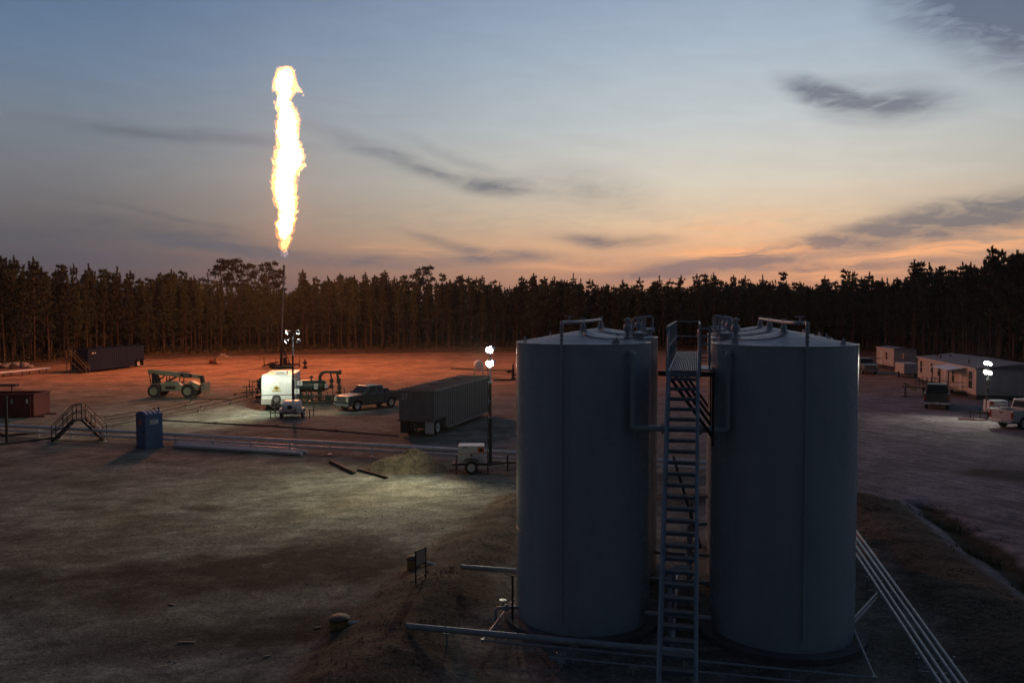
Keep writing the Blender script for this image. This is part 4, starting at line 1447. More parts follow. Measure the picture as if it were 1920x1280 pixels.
# ------------------------------------------------------------------ light towers
def lamp_head(parent, loc, aim, lit, spot=None, tint=(1.0, 0.95, 0.66)):
    a = Vector(aim).normalized()
    q = a.to_track_quat('Z', 'Y').to_matrix()
    hd = MB().lathe([(0.04, -0.24), (0.08, -0.23), (0.085, -0.16), (0.13, -0.11), (0.18, -0.035), (0.19, 0.0), (0.18, 0.005)], loc, 22, q, close=False)
    hd.lathe([(0.01, -0.245), (0.04, -0.24)], loc, 22, q, close=False)
    h = hd.build('lamp_housing', M['chrome'], parent)
    MB().lathe([(0.18, -0.005), (0.168, 0.03), (0.10, 0.06), (0.01, 0.07)], loc, 22, q, close=False).build('lamp_glass', M['lamp'] if lit else M['inlet'], h)
    if spot:
        l = bpy.data.lights.new('lamp_light', 'SPOT')
        l.energy, l.spot_size, l.spot_blend, l.shadow_soft_size, l.color = spot[0], R(spot[1]), spot[2], 0.08, tint
        lo = bpy.data.objects.new('lamp_light', l)
        C.objects.link(lo)
        lo.parent = h
        lo.location = Vector(loc) + a * 0.14
        lo.rotation_euler = a.to_track_quat('-Z', 'Y').to_euler()


def light_tower(label, loc, rz, top, aims, spots, style, lit=True, head_rz=0.0, mast_x=0.98, tint=(1.0, 0.95, 0.66)):
    """local x points along the drawbar"""
    t = thing('light_tower', label, 'light tower', loc, rz, 'towed light towers')
    if style == 'box':
        MB().box((0, 0, 0.78), (1.40, 1.0, 0.52)).build('engine_housing', M['white'], t, 0.03)
        MB().frustum((-0.70, -0.5), (0.70, 0.5), 1.043, (-0.68, -0.47), (0.68, 0.47), 1.44).build('hood', M['white'], t, 0.03)
        for s in (-1, 1):
            MB().box((0, s * 0.503, 1.045), (1.38, 0.012, 0.02)).build('hood_seam', M['orange'], t)
            MB().box((0.50, s * 0.494, 1.23), (0.32, 0.012, 0.26), M=Matrix.Rotation(s * R(4.3), 3, 'X')).build('decal', M['orange'], t)
            MB().cyl((0.5, s * 0.495, 1.22), (0.5, s * 0.510, 1.22), 0.085, n=16).build('decal_mark', M['black'], t)
            MB().box((-0.33, s * 0.484, 1.36), (0.26, 0.012, 0.05), M=Matrix.Rotation(s * R(4.3), 3, 'X')).build('decal', M['black'], t)
            MB().box((0, s * 0.515, 0.96), (0.08, 0.03, 0.10)).build('latch', M['black'], t)
        MB().cyl((-0.68, 0.1, 1.42), (-0.68, 0.1, 1.66), 0.03, n=8).build('exhaust', M['black'], t)
    else:
        poly = [(-0.95, 0.5), (0.85, 0.5), (0.85, 1.25), (0.3, 1.40), (-0.45, 1.36), (-0.85, 1.08), (-0.97, 0.8)]
        MB().prism(poly, -0.62, 0.62).build('engine_housing', M['white'], t, 0.09)
        MB().box((-0.93, 0, 0.93), (0.06, 0.34, 0.30), M=Matrix.Rotation(R(20), 3, 'Y')).build('vent_panel', M['black'], t)
        for s in (-1, 1):
            MB().cyl((-0.97, s * 0.46, 0.72), (-1.02, s * 0.46, 0.72), 0.06, n=14).build('taillight', M['red'], t)
            MB().box((-0.965, s * 0.28, 0.62), (0.02, 0.16, 0.08)).build('reflector', M['red'], t)
    MB().box((0, 0, 0.46), (2.0, 0.9, 0.10)).build('chassis', M['black'], t)
    for s in (-1, 1):
        wheel(t, (0.0, s * (0.66 if style == 'box' else 0.82), 0.34), 0.34, 0.2, M['white'])
        f = MB()
        yy = 0.66 if style == 'box' else 0.82
        pts = [(-0.46 + 0, 0.5), (-0.36, 0.70), (-0.18, 0.78), (0.18, 0.78), (0.36, 0.70), (0.46, 0.5)]
        for (x0, z0), (x1, z1) in zip(pts[:-1], pts[1:]):
            f.hexa([(x0, s * (yy - 0.13), z0), (x1, s * (yy - 0.13), z1), (x1, s * (yy + 0.13), z1), (x0, s * (yy + 0.13), z0),
                    (x0, s * (yy - 0.13), z0 + 0.02), (x1, s * (yy - 0.13), z1 + 0.02), (x1, s * (yy + 0.13), z1 + 0.02), (x0, s * (yy + 0.13), z0 + 0.02)])
        f.build('fender', M['white'] if style != 'box' else M['black'], t)
        MB().bar((0, s * 0.4, 0.34), (0, s * yy, 0.34), 0.06, 0.06).build('axle', M['black'], t)
        for x in ((-0.78, 0.86)):
            out_ = 0.62 if style == 'box' else 1.5
            j = MB().bar((x, s * 0.3, 0.46), (x, s * out_, 0.5), 0.06, 0.06)
            j.cyl((x, s * out_, 0.02), (x, s * out_, 0.78), 0.035, n=10).lathe([(0.10, 0.0), (0.10, 0.03)], (x, s * out_, 0), 12)
            j.build('outrigger', M['black'], t)
    db = MB().bar((0.95, 0.35, 0.46), (2.0, 0, 0.46), 0.07, 0.09).bar((0.95, -0.35, 0.46), (2.0, 0, 0.46), 0.07, 0.09).bar((1.95, 0, 0.46), (2.35, 0, 0.46), 0.08, 0.09)
    db.build('drawbar', M['black'], t)
    MB().cyl((1.9, 0.08, 0.02), (1.9, 0.08, 0.85), 0.04, n=10).lathe([(0.09, 0), (0.09, 0.03)], (1.9, 0.08, 0), 10).build('jockey_leg', M['black'], t)
    # telescopic mast
    mx = mast_x
    h = top - 0.5
    MB().box((mx, 0, 0.5 + h * 0.22), (0.17, 0.17, h * 0.44)).build('mast_section', M['black'], t)
    MB().box((mx, 0, 0.5 + h * 0.5), (0.125, 0.125, h * 0.56)).build('mast_section', M['black'], t)
    MB().box((mx, 0, 0.5 + h * 0.83), (0.085, 0.085, h * 0.42)).build('mast_section', M['galv'], t)
    for k in (0.44, 0.6, 0.78):
        MB().box((mx, 0, 0.5 + h * k), (0.2, 0.2, 0.07)).build('mast_collar', M['galv'], t)
    hs = [0.5 + h * k for k in np.linspace(0.06, 0.96, 24)]
    MB().tube([(mx - 0.12 - 0.03 * math.sin(i * 1.5), 0.04 * math.cos(i * 1.5), z) for i, z in enumerate(hs)], 0.018, 6).build('coiled_cable', M['black'], t)
    # head with four lamps
    hd = thing_child('lamp_head', t, (mx, 0, top), head_rz)
    MB().bar((-0.62, 0, 0.0), (0.62, 0, 0.0), 0.07, 0.07).bar((0, 0, -0.35), (0, 0, 0.45), 0.07, 0.07).bar((-0.45, 0, 0.42), (0.45, 0, 0.42), 0.06, 0.06).build('lamp_bar', M['black'], hd)
    inv = Matrix.Rotation(-(rz + head_rz), 3, 'Z')
    for i, (x, z) in enumerate(((-0.48, -0.16), (0.48, -0.16), (-0.42, 0.55), (0.42, 0.55))):
        lamp_head(hd, (x, 0, z), inv @ Vector(aims[i]), lit, spots[i], tint)
    return t


def thing_child(name, parent, loc, rz):
    o = bpy.data.objects.new(name, None)
    C.objects.link(o)
    o.parent = parent
    o.location = loc
    o.rotation_euler = (0, 0, rz)
    return o


# tower beside the white trailer: lamps face away from the camera and to the left
p = at(548, 783)
light_tower('light tower in front of the white trailer, with its lamps turned away', (p.x, p.y, 0), R(93), 6.15,
            [(-0.80, 0.40, -0.48), (-0.10, 0.80, -0.62), (-0.95, -0.02, -0.42), (-0.25, 0.65, -0.85)],
            [(1000, 124, 0.5), (330, 116, 0.5), (2600, 128, 0.6), (260, 120, 0.6)], 'hood', head_rz=R(-93), mast_x=0.4, tint=(0.92, 1.0, 0.78))
# tower at the end of the gravel heap: lamps look left and towards the camera
p = at(884, 884)
light_tower('white light tower with orange square on its housing, standing right of the gravel heap', (p.x, p.y, 0), R(2), 5.85,
            [(-0.62, -0.76, -0.32), (-0.80, -0.58, -0.24), (-0.40, -0.86, -0.42), (-0.88, -0.42, -0.22)],
            [(1400, 108, 0.8), (1900, 108, 0.8), (900, 104, 0.7), (1500, 104, 0.8)], 'box', head_rz=R(82), mast_x=0.99)
# tower by the office trailer
p = at(1866, 784)
light_tower('short light tower with lit lamps, standing between the office trailer and the white pickup', (p.x, p.y, 0), R(175), 3.75,
            [(-0.75, -0.45, -0.42), (-0.55, -0.70, -0.38), (-0.80, -0.30, -0.50), (-0.45, -0.75, -0.55)],
            [(330, 122, 0.6), (330, 122, 0.6), (260, 116, 0.6), (260, 116, 0.6)], 'box', head_rz=R(-100), mast_x=0.62, tint=(1.0, 0.95, 0.8))

# ------------------------------------------------------------------ pickups in place
p = at(692, 765)
pickup('dark green crew-cab pickup with tool box in its bed, beside the grey frac tank', (p.x, p.y, 0), R(229), M['greentruck'], 'boxes')
p = at(1757, 762)
pickup('dark pickup seen from behind, parked at the office trailer porch', (p.x, p.y, 0), R(62), M['darktruck'])
p = at(1934, 800)
pickup('white pickup at the right edge, parked by the short light tower', (p.x, p.y, 0), R(18), M['whitetruck'])
p = at(1621, 699)
pickup('pale pickup facing the camera beside the right tank, near the small white cabin', (p.x, p.y, 0), R(262), M['palegreen'])


# ------------------------------------------------------------------ frac tanks
def frac_tank(name, label, near_l, length, heading, mat, kind):
    """local x along the length from the wheel end (0); y across, z up"""
    t = thing(name, label, 'frac tank', near_l, heading)
    W, H = 2.55, 3.1
    W2 = W / 2
    poly = [(0, 1.12), (2.35, 1.12), (2.35, 0.36), (length, 0.36), (length, H), (0, H)]
    MB().prism(poly, -W2, W2).build('tank_body', mat, t, 0.03)
    nr = 30
    rb = MB().box((0, 0, 0), (0.13, 0.05, H - 0.50)).mesh('side_rib')
    rb.materials.append(mat)
    rs = MB().box((0, 0, 0), (0.13, 0.05, H - 1.24)).mesh('short_rib')
    rs.materials.append(mat)
    for s in (-1, 1):
        for i in range(nr):
            x = 0.22 + i * (length - 0.44) / (nr - 1)
            if x < 2.4:
                inst('side_rib', rs, t, (x, s * (W2 + 0.024), 1.18 + (H - 1.24) / 2))
            else:
                inst('side_rib', rb, t, (x, s * (W2 + 0.024), 0.42 + (H - 0.50) / 2))
        MB().box((length / 2, s * (W2 + 0.03), H - 0.02), (length + 0.06, 0.1, 0.12)).build('top_rail', mat, t)
        MB().box((length / 2 + 1.17, s * (W2 + 0.05), 0.36), (length - 2.35, 0.14, 0.12)).build('bottom_rail', mat, t)
    for yy in (-1.05, -0.45, 0.25):
        MB().box((-0.036, yy, 2.1), (0.07, 0.10, 1.86)).build('end_rib', mat, t)
    MB().box((-0.035, 0, H - 0.05), (0.09, W + 0.1, 0.10)).build('end_rail', mat, t)
    MB().box((-0.06, 0, 1.08), (0.16, W + 0.12, 0.12)).build('end_sill', mat, t)
    for i in range(16):
        x = 0.35 + i * (length - 0.7) / 15
        MB().box((x, 0, H + 0.05), (0.13, W - 0.1, 0.10)).build('roof_rib', mat, t)
    for x in (length * 0.3, length * 0.7):
        MB().lathe([(0.3, H), (0.3, H + 0.14), (0.34, H + 0.15), (0.34, H + 0.19), (0.05, H + 0.22)], (x, 0.2, 0), 18).build('roof_hatch', M['black'], t)
    # running gear at the wheel end
    MB().box((1.2, 0, 0.95), (2.2, 0.9, 0.3)).build('chassis', M['black'], t)
    for s in (-1, 1):
        wheel(t, (1.15, s * 0.98, 0.50), 0.50, 0.27, M['white'])
        wheel(t, (1.15, s * 0.68, 0.50), 0.50, 0.27, M['white'])
        MB().box((0.10, s * 0.90, 0.62), (0.03, 0.62, 0.85)).build('mud_flap', M['white'] if s < 0 else M['rubber'], t)
    MB().cyl((1.15, -1.1, 0.5), (1.15, 1.1, 0.5), 0.09, n=10).build('axle', M['black'], t)
    MB().box((0.02, 0, 0.62), (0.1, 1.0, 0.1)).build('bumper_bar', M['black'], t)
    for s in (-0.9, -0.6, 0.6, 0.9):
        MB().cyl((-0.14, s, 1.08), (-0.17, s, 1.08), 0.05, n=12).build('taillight', M['red'], t)
    return t


def text(body, size, mat, parent, loc, rot, name='number'):
    cu = bpy.data.curves.new(name, 'FONT')
    cu.body = body
    cu.size = size
    cu.extrude = 0.004
    cu.align_x = 'CENTER'
    o = bpy.data.objects.new(name, cu)
    C.objects.link(o)
    cu.materials.append(mat)
    bpy.context.view_layer.update()
    me = bpy.data.meshes.new_from_object(o.evaluated_get(bpy.context.evaluated_depsgraph_get()))
    bpy.data.objects.remove(o)
    o = bpy.data.objects.new(name, me)
    C.objects.link(o)
    o.parent = parent
    o.location = loc
    o.rotation_euler = rot
    return o


a, b = at(781, 818), at(889, 777)
h = math.atan2((b - a).y, (b - a).x)
ft = frac_tank('frac_tank', 'long ribbed grey tank trailer marked 27 beside the green pickup', a, 12.3, h, M['fracgrey'], 27)
text('27', 0.50, M['white'], ft, (-0.012, 0.86, 2.50), (R(90), 0, R(-90)))

a, b = at(133, 697), at(258, 688)
a = at(147, 699)
h = math.atan2(13.0, 1.9)
bt = frac_tank('frac_tank', 'long ribbed blue tank trailer with yellow end stair at the forest edge', a + Vector((1.9, 13.0, 0)), 12.9, h + math.pi, M['fracblue'], 1)
# stair with yellow rails at the end that faces the pad
st = thing_child('end_stair', bt, (12.9, 0, 0), 0)
st.scale = (1, -1, 1)
for s in (-0.02, -0.72):
    MB().bar((0.9 - s * 0.0 + 0.35, 1.1, 2.1), (0.9 + 0.35, -1.5, 0.1), 0.06, 0.16).build('stringer', M['stairyellow'], st)
st2 = MB()
for xx in (0.12, 0.82):
    for z in (2.45, 2.95):
        MB().bar((xx, 1.25, z + 0.1), (xx, 0.55, z + 0.1), 0.05, 0.05).build('hand_rail', M['stairyellow'], st)
    MB().bar((xx, 0.55, 3.05), (xx, -1.55, 0.95), 0.05, 0.05).build('hand_rail', M['stairyellow'], st)
    MB().bar((xx, 0.55, 2.55), (xx, -1.55, 0.5), 0.05, 0.05).build('hand_rail', M['stairyellow'], st)
    MB().bar((xx, 1.25, 0.0), (xx, 1.25, 3.05), 0.06, 0.06).build('rail_post', M['stairyellow'], st)
    MB().bar((xx, 0.55, 0.0), (xx, 0.55, 3.05), 0.06, 0.06).build('rail_post', M['stairyellow'], st)
    MB().bar((xx, -1.55, 0.0), (xx, -1.55, 1.0), 0.06, 0.06).build('rail_post', M['stairyellow'], st)
MB().box((0.47, 0.9, 2.0), (0.78, 0.8, 0.06)).build('landing', M['black'], st)
for i in range(9):
    k = (i + 0.5) / 9
    MB().box((0.47, 0.5 - 2.0 * k, 1.98 - 1.95 * k), (0.68, 0.22, 0.04)).build('tread', M['black'], st)
for yy, ww in ((0.75, 0.16), (0.25, 0.34)):
    MB().box((12.2 - yy, 1.31 + 0.04, 2.6), (ww, 0.012, 0.18)).build('decal', M['white'], bt)
MB().box((12.0, -1.31 - 0.075, 2.62), (0.18, 0.012, 0.2)).build('decal', M['white'], bt)
MB().box((11.5, -1.31 - 0.075, 2.62), (0.34, 0.012, 0.2)).build('decal', M['white'], bt)


# ------------------------------------------------------------------ blue portable toilet
def toilet():
    p = at(281, 838)
    t = thing('portable_toilet', 'blue portable toilet with striped pale roof beside the white pipeline', 'portable toilet', (p.x, p.y, 0), R(-38))
    MB().box((0, 0, 1.04), (1.12, 1.12, 1.92)).build('cabin', M['bluebox'], t, 0.03)
    MB().box((0, 0, 0.05), (1.22, 1.22, 0.1)).build('base_skid', M['bluebox'], t, 0.01)
    # vaulted roof
    v = []
    k = 9
    poly = [(-0.6, 2.0)] + [(-0.6 + 1.2 * i / (k - 1), 2.05 + 0.22 * math.sin(math.pi * i / (k - 1))) for i in range(k)] + [(0.6, 2.0)]
    MB().prism(poly, -0.6, 0.6).build('roof', M['bluebox'], t, 0.015)
    for j in range(4):
        y0 = -0.48 + j * 0.28
        pp = [(-0.5 + 1.0 * i / (k - 1), 2.06 + 0.222 * math.sin(math.pi * (0.083 + 0.834 * i / (k - 1)))) for i in range(k)]
        poly2 = pp + [(x, z + 0.02) for x, z in reversed(pp)]
        MB().prism(poly2, y0, y0 + 0.15).build('roof_panel', M['whitepipe'], t)
    # left face: door with red notice; right face: pale notice
    d = MB().box((-0.02, -0.568, 1.02), (0.88, 0.018, 1.8)).build('door', M['bluebox'], t, 0.01)
    MB().box((-0.05, -0.583, 1.62), (0.32, 0.012, 0.30)).build('notice', M['orange'], d)
    MB().box((0.34, -0.585, 1.0), (0.08, 0.03, 0.14)).build('latch', M['black'], d)
    for x in (-0.5, 0.5):
        MB().box((x, -0.568, 1.02), (0.06, 0.022, 1.85)).build('door_post', M['bluebox'], t)
    MB().box((0.568, 0.0, 1.62), (0.012, 0.5, 0.24)).build('notice', M['white'], t)
    MB().box((0.577, 0.0, 1.56), (0.008, 0.42, 0.035)).build('notice_line', M['bluebox'], t)
    MB().box((0.577, -0.05, 1.66), (0.008, 0.30, 0.05)).build('notice_line', M['bluebox'], t)
    for yy in (-0.4, -0.2, 0.0, 0.2, 0.4):
        MB().box((0.566, yy, 0.75), (0.014, 0.05, 1.2)).build('wall_rib', M['bluebox'], t)
    MB().cyl((0.35, 0.42, 2.0), (0.35, 0.42, 2.5), 0.05, n=10).build('vent_stack', M['bluebox'], t)


toilet()


# ------------------------------------------------------------------ black crossover steps
def stile():
    a, b = at(108, 826), at(190, 824)
    c = (a + b) / 2
    t = thing('crossover_steps', 'black steel crossover steps with handrails straddling the white pipeline', 'steps', (c.x, c.y, 0), R(10))
    hw, zt = 1.55, 1.35
    for yy in (-0.38, 0.38):
        for s in (-1, 1):
            MB().bar((s * hw, yy, 0.0), (s * 0.28, yy, zt), 0.06, 0.14).build('stringer', M['black'], t)
            MB().bar((s * hw, yy, 0.0), (s * hw, yy, 1.0), 0.05, 0.05).build('rail_post', M['black'], t)
            MB().bar((s * 0.85, yy, 0.75), (s * 0.85, yy, 1.75), 0.05, 0.05).build('rail_post', M['black'], t)
            MB().bar((s * 0.28, yy, zt - 0.1), (s * 0.28, yy, 2.35), 0.05, 0.05).build('rail_post', M['black'], t)
            MB().bar((s * hw, yy, 1.0), (s * 0.28, yy, 2.35), 0.05, 0.05).build('hand_rail', M['black'], t)
            MB().bar((s * hw, yy, 0.55), (s * 0.28, yy, 1.85), 0.045, 0.045).build('hand_rail', M['black'], t)
        MB().bar((-0.28, yy, 2.35), (0.28, yy, 2.35), 0.05, 0.05).build('top_rail', M['black'], t)
        MB().bar((-0.28, yy, 1.85), (0.28, yy, 1.85), 0.045, 0.045).build('mid_rail', M['black'], t)
        MB().bar((-0.28, yy, zt), (0.28, yy, zt), 0.05, 0.1).build('landing_beam', M['black'], t)
    MB().box((0, 0, zt + 0.02), (0.6, 0.7, 0.035)).build('landing', M['black'], t)
    for s in (-1, 1):
        for i in range(6):
            k = (i + 0.6) / 6.4
            MB().box((s * (hw + (0.28 - hw) * k), 0, zt * k), (0.24, 0.7, 0.035)).build('tread', M['black'], t)


stile()


# ------------------------------------------------------------------ red bin, pole and frame on the left
def red_bin():
    p = at(92, 783)
    t = thing('red_bin', 'open rust-red steel bin on a skid at the left edge', 'steel bin', (p.x - 4.1, p.y + 1.2, 0), R(2))
    L, W, H = 5.6, 2.4, 1.75
    for s in (-1, 1):
        MB().box((0, s * W / 2, 0.12 + H / 2), (L, 0.06, H)).build('side_wall', M['redbin'], t)
        MB().box((s * L / 2, 0, 0.12 + H / 2), (0.06, W + 0.06, H)).build('end_wall', M['redbin'], t)
        MB().box((0, s * (W / 2 + 0.05), H + 0.08), (L + 0.2, 0.14, 0.1)).build('top_rim', M['redbin'], t)
        MB().box((s * (L / 2 + 0.04), 0, H + 0.08), (0.12, W, 0.1)).build('top_rim', M['redbin'], t)
        for k in range(8):
            MB().box((-L / 2 + 0.3 + k * 0.72, s * (W / 2 + 0.06), 0.12 + H / 2 - 0.06), (0.1, 0.07, H - 0.14)).build('side_rib', M['redbin'], t)
        MB().box((0.35, s * 0.9, 0.06), (L + 0.7, 0.18, 0.14)).build('skid', M['redbin'], t)
    MB().box((0, 0, 0.16), (L - 0.1, W - 0.1, 0.05)).build('bin_floor', M['black'], t)
    MB().box((0, 0, 1.25), (L - 0.1, W - 0.1, 0.04)).build('mud_fill', M['black'], t)
    for x in (-1.1, 0.5):
        MB().bar((x, 0.0, 1.2), (x, 0.0, 2.42), 0.07, 0.07).build('frame_post', M['black'], t)
    MB().box((-0.3, 0, 2.46), (2.5, 0.5, 0.16)).build('frame_beam', M['black'], t)
    MB().box((2.35, -1.31, 1.3), (0.14, 0.02, 0.34)).build('decal', M['white'], t)
    MB().box((1.2, -1.32, 1.3), (0.12, 0.02, 0.34)).build('decal', M['paper'], t)


red_bin()
p = at(13, 832)
t = thing('steel_pole', 'dark steel pole rising at the left edge in front of the red bin', 'pole', (p.x, p.y, 0))
MB().cyl((0, 0, -0.1), (0, 0, 3.05), 0.085, n=12).build('post', M['blackpipe'], t)
MB().lathe([(0.2, 0.0), (0.2, 0.04)], n=16).build('base_plate', M['blackpipe'], t)
MB().bar((-1.4, 0, 1.72), (0.05, 0, 1.72), 0.08, 0.12).build('cross_arm', M['blackpipe'], t)
MB().bar((-1.4, 0, 0.9), (0.05, 0, 0.55), 0.06, 0.08).build('cross_arm', M['blackpipe'], t)
MB().bar((-1.2, 0, 0), (-1.2, 0, 1.7), 0.07, 0.07).build('side_post', M['blackpipe'], t)
for pts, lab in (([at(-60, 838, 0.08), at(40, 828, 0.08), at(103, 820, 0.08)], 'dark flow line on the ground left of the crossover steps, outermost'),
                 ([at(-60, 824, 0.1), at(60, 812, 0.1), at(110, 805, 0.1)], 'dark flow line on the ground left of the crossover steps, behind the pole'),
                 ([at(-40, 818, 0.3), at(20, 815, 0.3), at(50, 812, 0.3)], 'short dark raised line beside the pole at the left edge')):
    pipe_thing('flow_line', lab, 'pipe', pts, 0.055, M['blackpipe'], 'dark flow lines on the left')


# ------------------------------------------------------------------ flow lines from the separator to the left
def flow_line(label, pts, r=0.05, coup=True):
    P = [at(*q) for q in pts]
    t = thing('flow_line', label, 'pipe', (P[0].x, P[0].y, 0), 0, 'dark flow lines across the pad')
    o = Vector((P[0].x, P[0].y, 0))
    MB().tube([q - o for q in P], r, 8).build('pipe', M['blackpipe'], t)
    if coup:
        d = P[-1] - P[0]
        n = max(2, int(d.length / 4.5))
        for i in range(1, n):
            s = d.length * i / n
            acc = 0
            for a, b in zip(P[:-1], P[1:]):
                l = (b - a).length
                if acc + l >= s:
                    q = a.lerp(b, (s - acc) / l) - o
                    u = (b - a).normalized()
                    MB().cyl(q - u * 0.14, q + u * 0.14, r * 1.9, n=8).build('coupling', M['blackpipe'], t)
                    MB().box((q.x, q.y, q.z / 2 - 0.02), (0.16, 0.16, max(0.04, q.z))).build('pipe_block', M['wood'], t)
                    break
                acc += l


flow_line('dark flow line across the pad from the steps to the separator, rearmost', [(196, 781, 0.3), (268, 770, 0.3), (358, 752, 0.3), (360, 747, 0.55), (430, 749, 0.55), (474, 738, 0.5)])
flow_line('dark flow line across the pad from the steps to the separator, second from behind', [(196, 787, 0.2), (300, 771, 0.2), (400, 748, 0.2), (480, 729, 0.2)])
flow_line('dark flow line across the pad from the toilet to the separator, third from behind', [(300, 777, 0.2), (352, 768, 0.2), (420, 752, 0.2), (484, 737, 0.2)])
flow_line('dark flow line across the pad passing behind the toilet roof, frontmost', [(196, 799, 0.2), (252, 788, 0.2), (340, 776, 0.2), (430, 757, 0.2), (478, 745, 0.2)])
flow_line('dark hose line along the ground from the toilet to the grey frac tank', [(300, 787, 0.05), (380, 792, 0.05), (520, 799, 0.05), (640, 808, 0.05), (748, 817, 0.05)], 0.05)
flow_line('thin dark line on the far clay running to the small dark pump', [(150, 690, 0.05), (270, 687, 0.05), (330, 683, 0.05), (395, 682, 0.05), (415, 683, 0.05)], 0.06, False)


# ------------------------------------------------------------------ white trailer beside the light tower
def white_trailer():
    p = at(519, 770)
    t = thing('white_trailer', 'white enclosed trailer with yellow diamond emblem and spare wheel, lit by the light tower', 'trailer', (p.x, p.y, 0), R(8))
    W, H, L = 2.50, 2.45, 6.4
    # front wall with a soft curve: extruded profile
    prof = [(0.0, 0.55), (-0.03, 1.4), (0.0, 2.2), (0.14, 2.72), (0.42, 2.98), (L, 2.98), (L, 0.55)]
    MB().prism(prof, -W / 2, W / 2, 'YZ').build('shell', M['white'], t, 0.05)
    MB().box((0, -0.02, 0.78), (W + 0.02, 0.05, 0.44)).build('stone_guard', M['sack'], t)
    MB().box((0, -0.035, 1.34), (W + 0.02, 0.03, 0.05)).build('belt_trim', M['chrome'], t)
    for s in (-1, 1):
        MB().box((s * W / 2, L / 2, 0.78), (0.03, L, 0.44)).build('skirt_panel', M['sack'], t)
        MB().box((s * W / 2, L / 2, 2.95), (0.05, L - 0.2, 0.06)).build('roof_trim', M['chrome'], t)
        for y in (2.6, 3.5):
            wheel(t, (s * 1.12, y, 0.36), 0.36, 0.22, M['alum']).rotation_euler = (0, 0, R(90))
    ac = MB().box((0.25, 1.3, 3.11), (0.95, 0.9, 0.30)).build('roof_unit', M['white'], t, 0.05)
    MB().box((0.25, 0.84, 3.11), (0.7, 0.01, 0.16)).build('vent', M['paper'], ac)
    MB().box((0, 2.6, 0.5), (1.5, 5.0, 0.12)).build('chassis', M['black'], t)
    # emblem: yellow diamond with dark middle over a yellow band
    e = MB().add([(0.0, -0.045, 2.14), (0.30, -0.045, 1.90), (0.0, -0.045, 1.74), (-0.30, -0.045, 1.90)], [(0, 1, 2, 3)]).add([(-0.36, -0.046, 1.72), (0.36, -0.046, 1.72), (0.36, -0.046, 1.64), (-0.36, -0.046, 1.64)], [(0, 1, 2, 3)])
    em = e.build('emblem', M['yellow'], t, smooth=0)
    MB().add([(0.0, -0.052, 2.03), (0.15, -0.052, 1.905), (0.0, -0.052, 1.82), (-0.15, -0.052, 1.905)], [(0, 1, 2, 3)]).build('emblem_mark', M['black'], em, smooth=0)
    MB().add([(-0.06, -0.056, 1.945), (0.06, -0.056, 1.945), (0.06, -0.056, 1.895), (-0.06, -0.056, 1.895)], [(0, 1, 2, 3)]).build('emblem_mark', M['yellow'], em, smooth=0)
    # spare wheel on the front
    sw = wheel(t, (0.02, -0.22, 1.02), 0.36, 0.2, M['alum'], 'spare_wheel')
    MB().box((0.02, -0.08, 1.0), (0.1, 0.2, 0.1)).build('bracket', M['black'], t)
    db = MB().bar((0.7, 0, 0.5), (0.12, -1.4, 0.5), 0.08, 0.1).bar((-0.7, 0, 0.5), (-0.12, -1.4, 0.5), 0.08, 0.1).bar((0, -1.3, 0.5), (0, -1.7, 0.5), 0.1, 0.1)
    db.build('drawbar', M['black'], t)
    MB().cyl((0, -1.35, 0.02), (0, -1.35, 0.95), 0.04, n=10).build('jockey_leg', M['black'], t)
    # side windows, door and open hatches on the right flank
    for y in (0.9, 1.5):
        MB().box((W / 2 + 0.012, y, 2.1), (0.02, 0.42, 0.6)).build('side_window', M['glass'], t)
    d = MB().box((W / 2 + 0.02, 2.6, 1.55), (0.03, 0.8, 1.9)).build('door', M['white'], t, 0.01)
    MB().box((W / 2 + 0.05, 2.3, 1.5), (0.04, 0.06, 0.14)).build('handle', M['black'], d)
    for y, z in ((1.2, 1.5), (3.6, 2.0)):
        MB().box((W / 2 + 0.25, y, z), (0.46, 0.04, 0.42)).build('open_hatch', M['white'], t)
        MB().box((W / 2 + 0.25, y - 0.025, z), (0.18, 0.01, 0.24)).build('notice', M['paper'], t)


white_trailer()


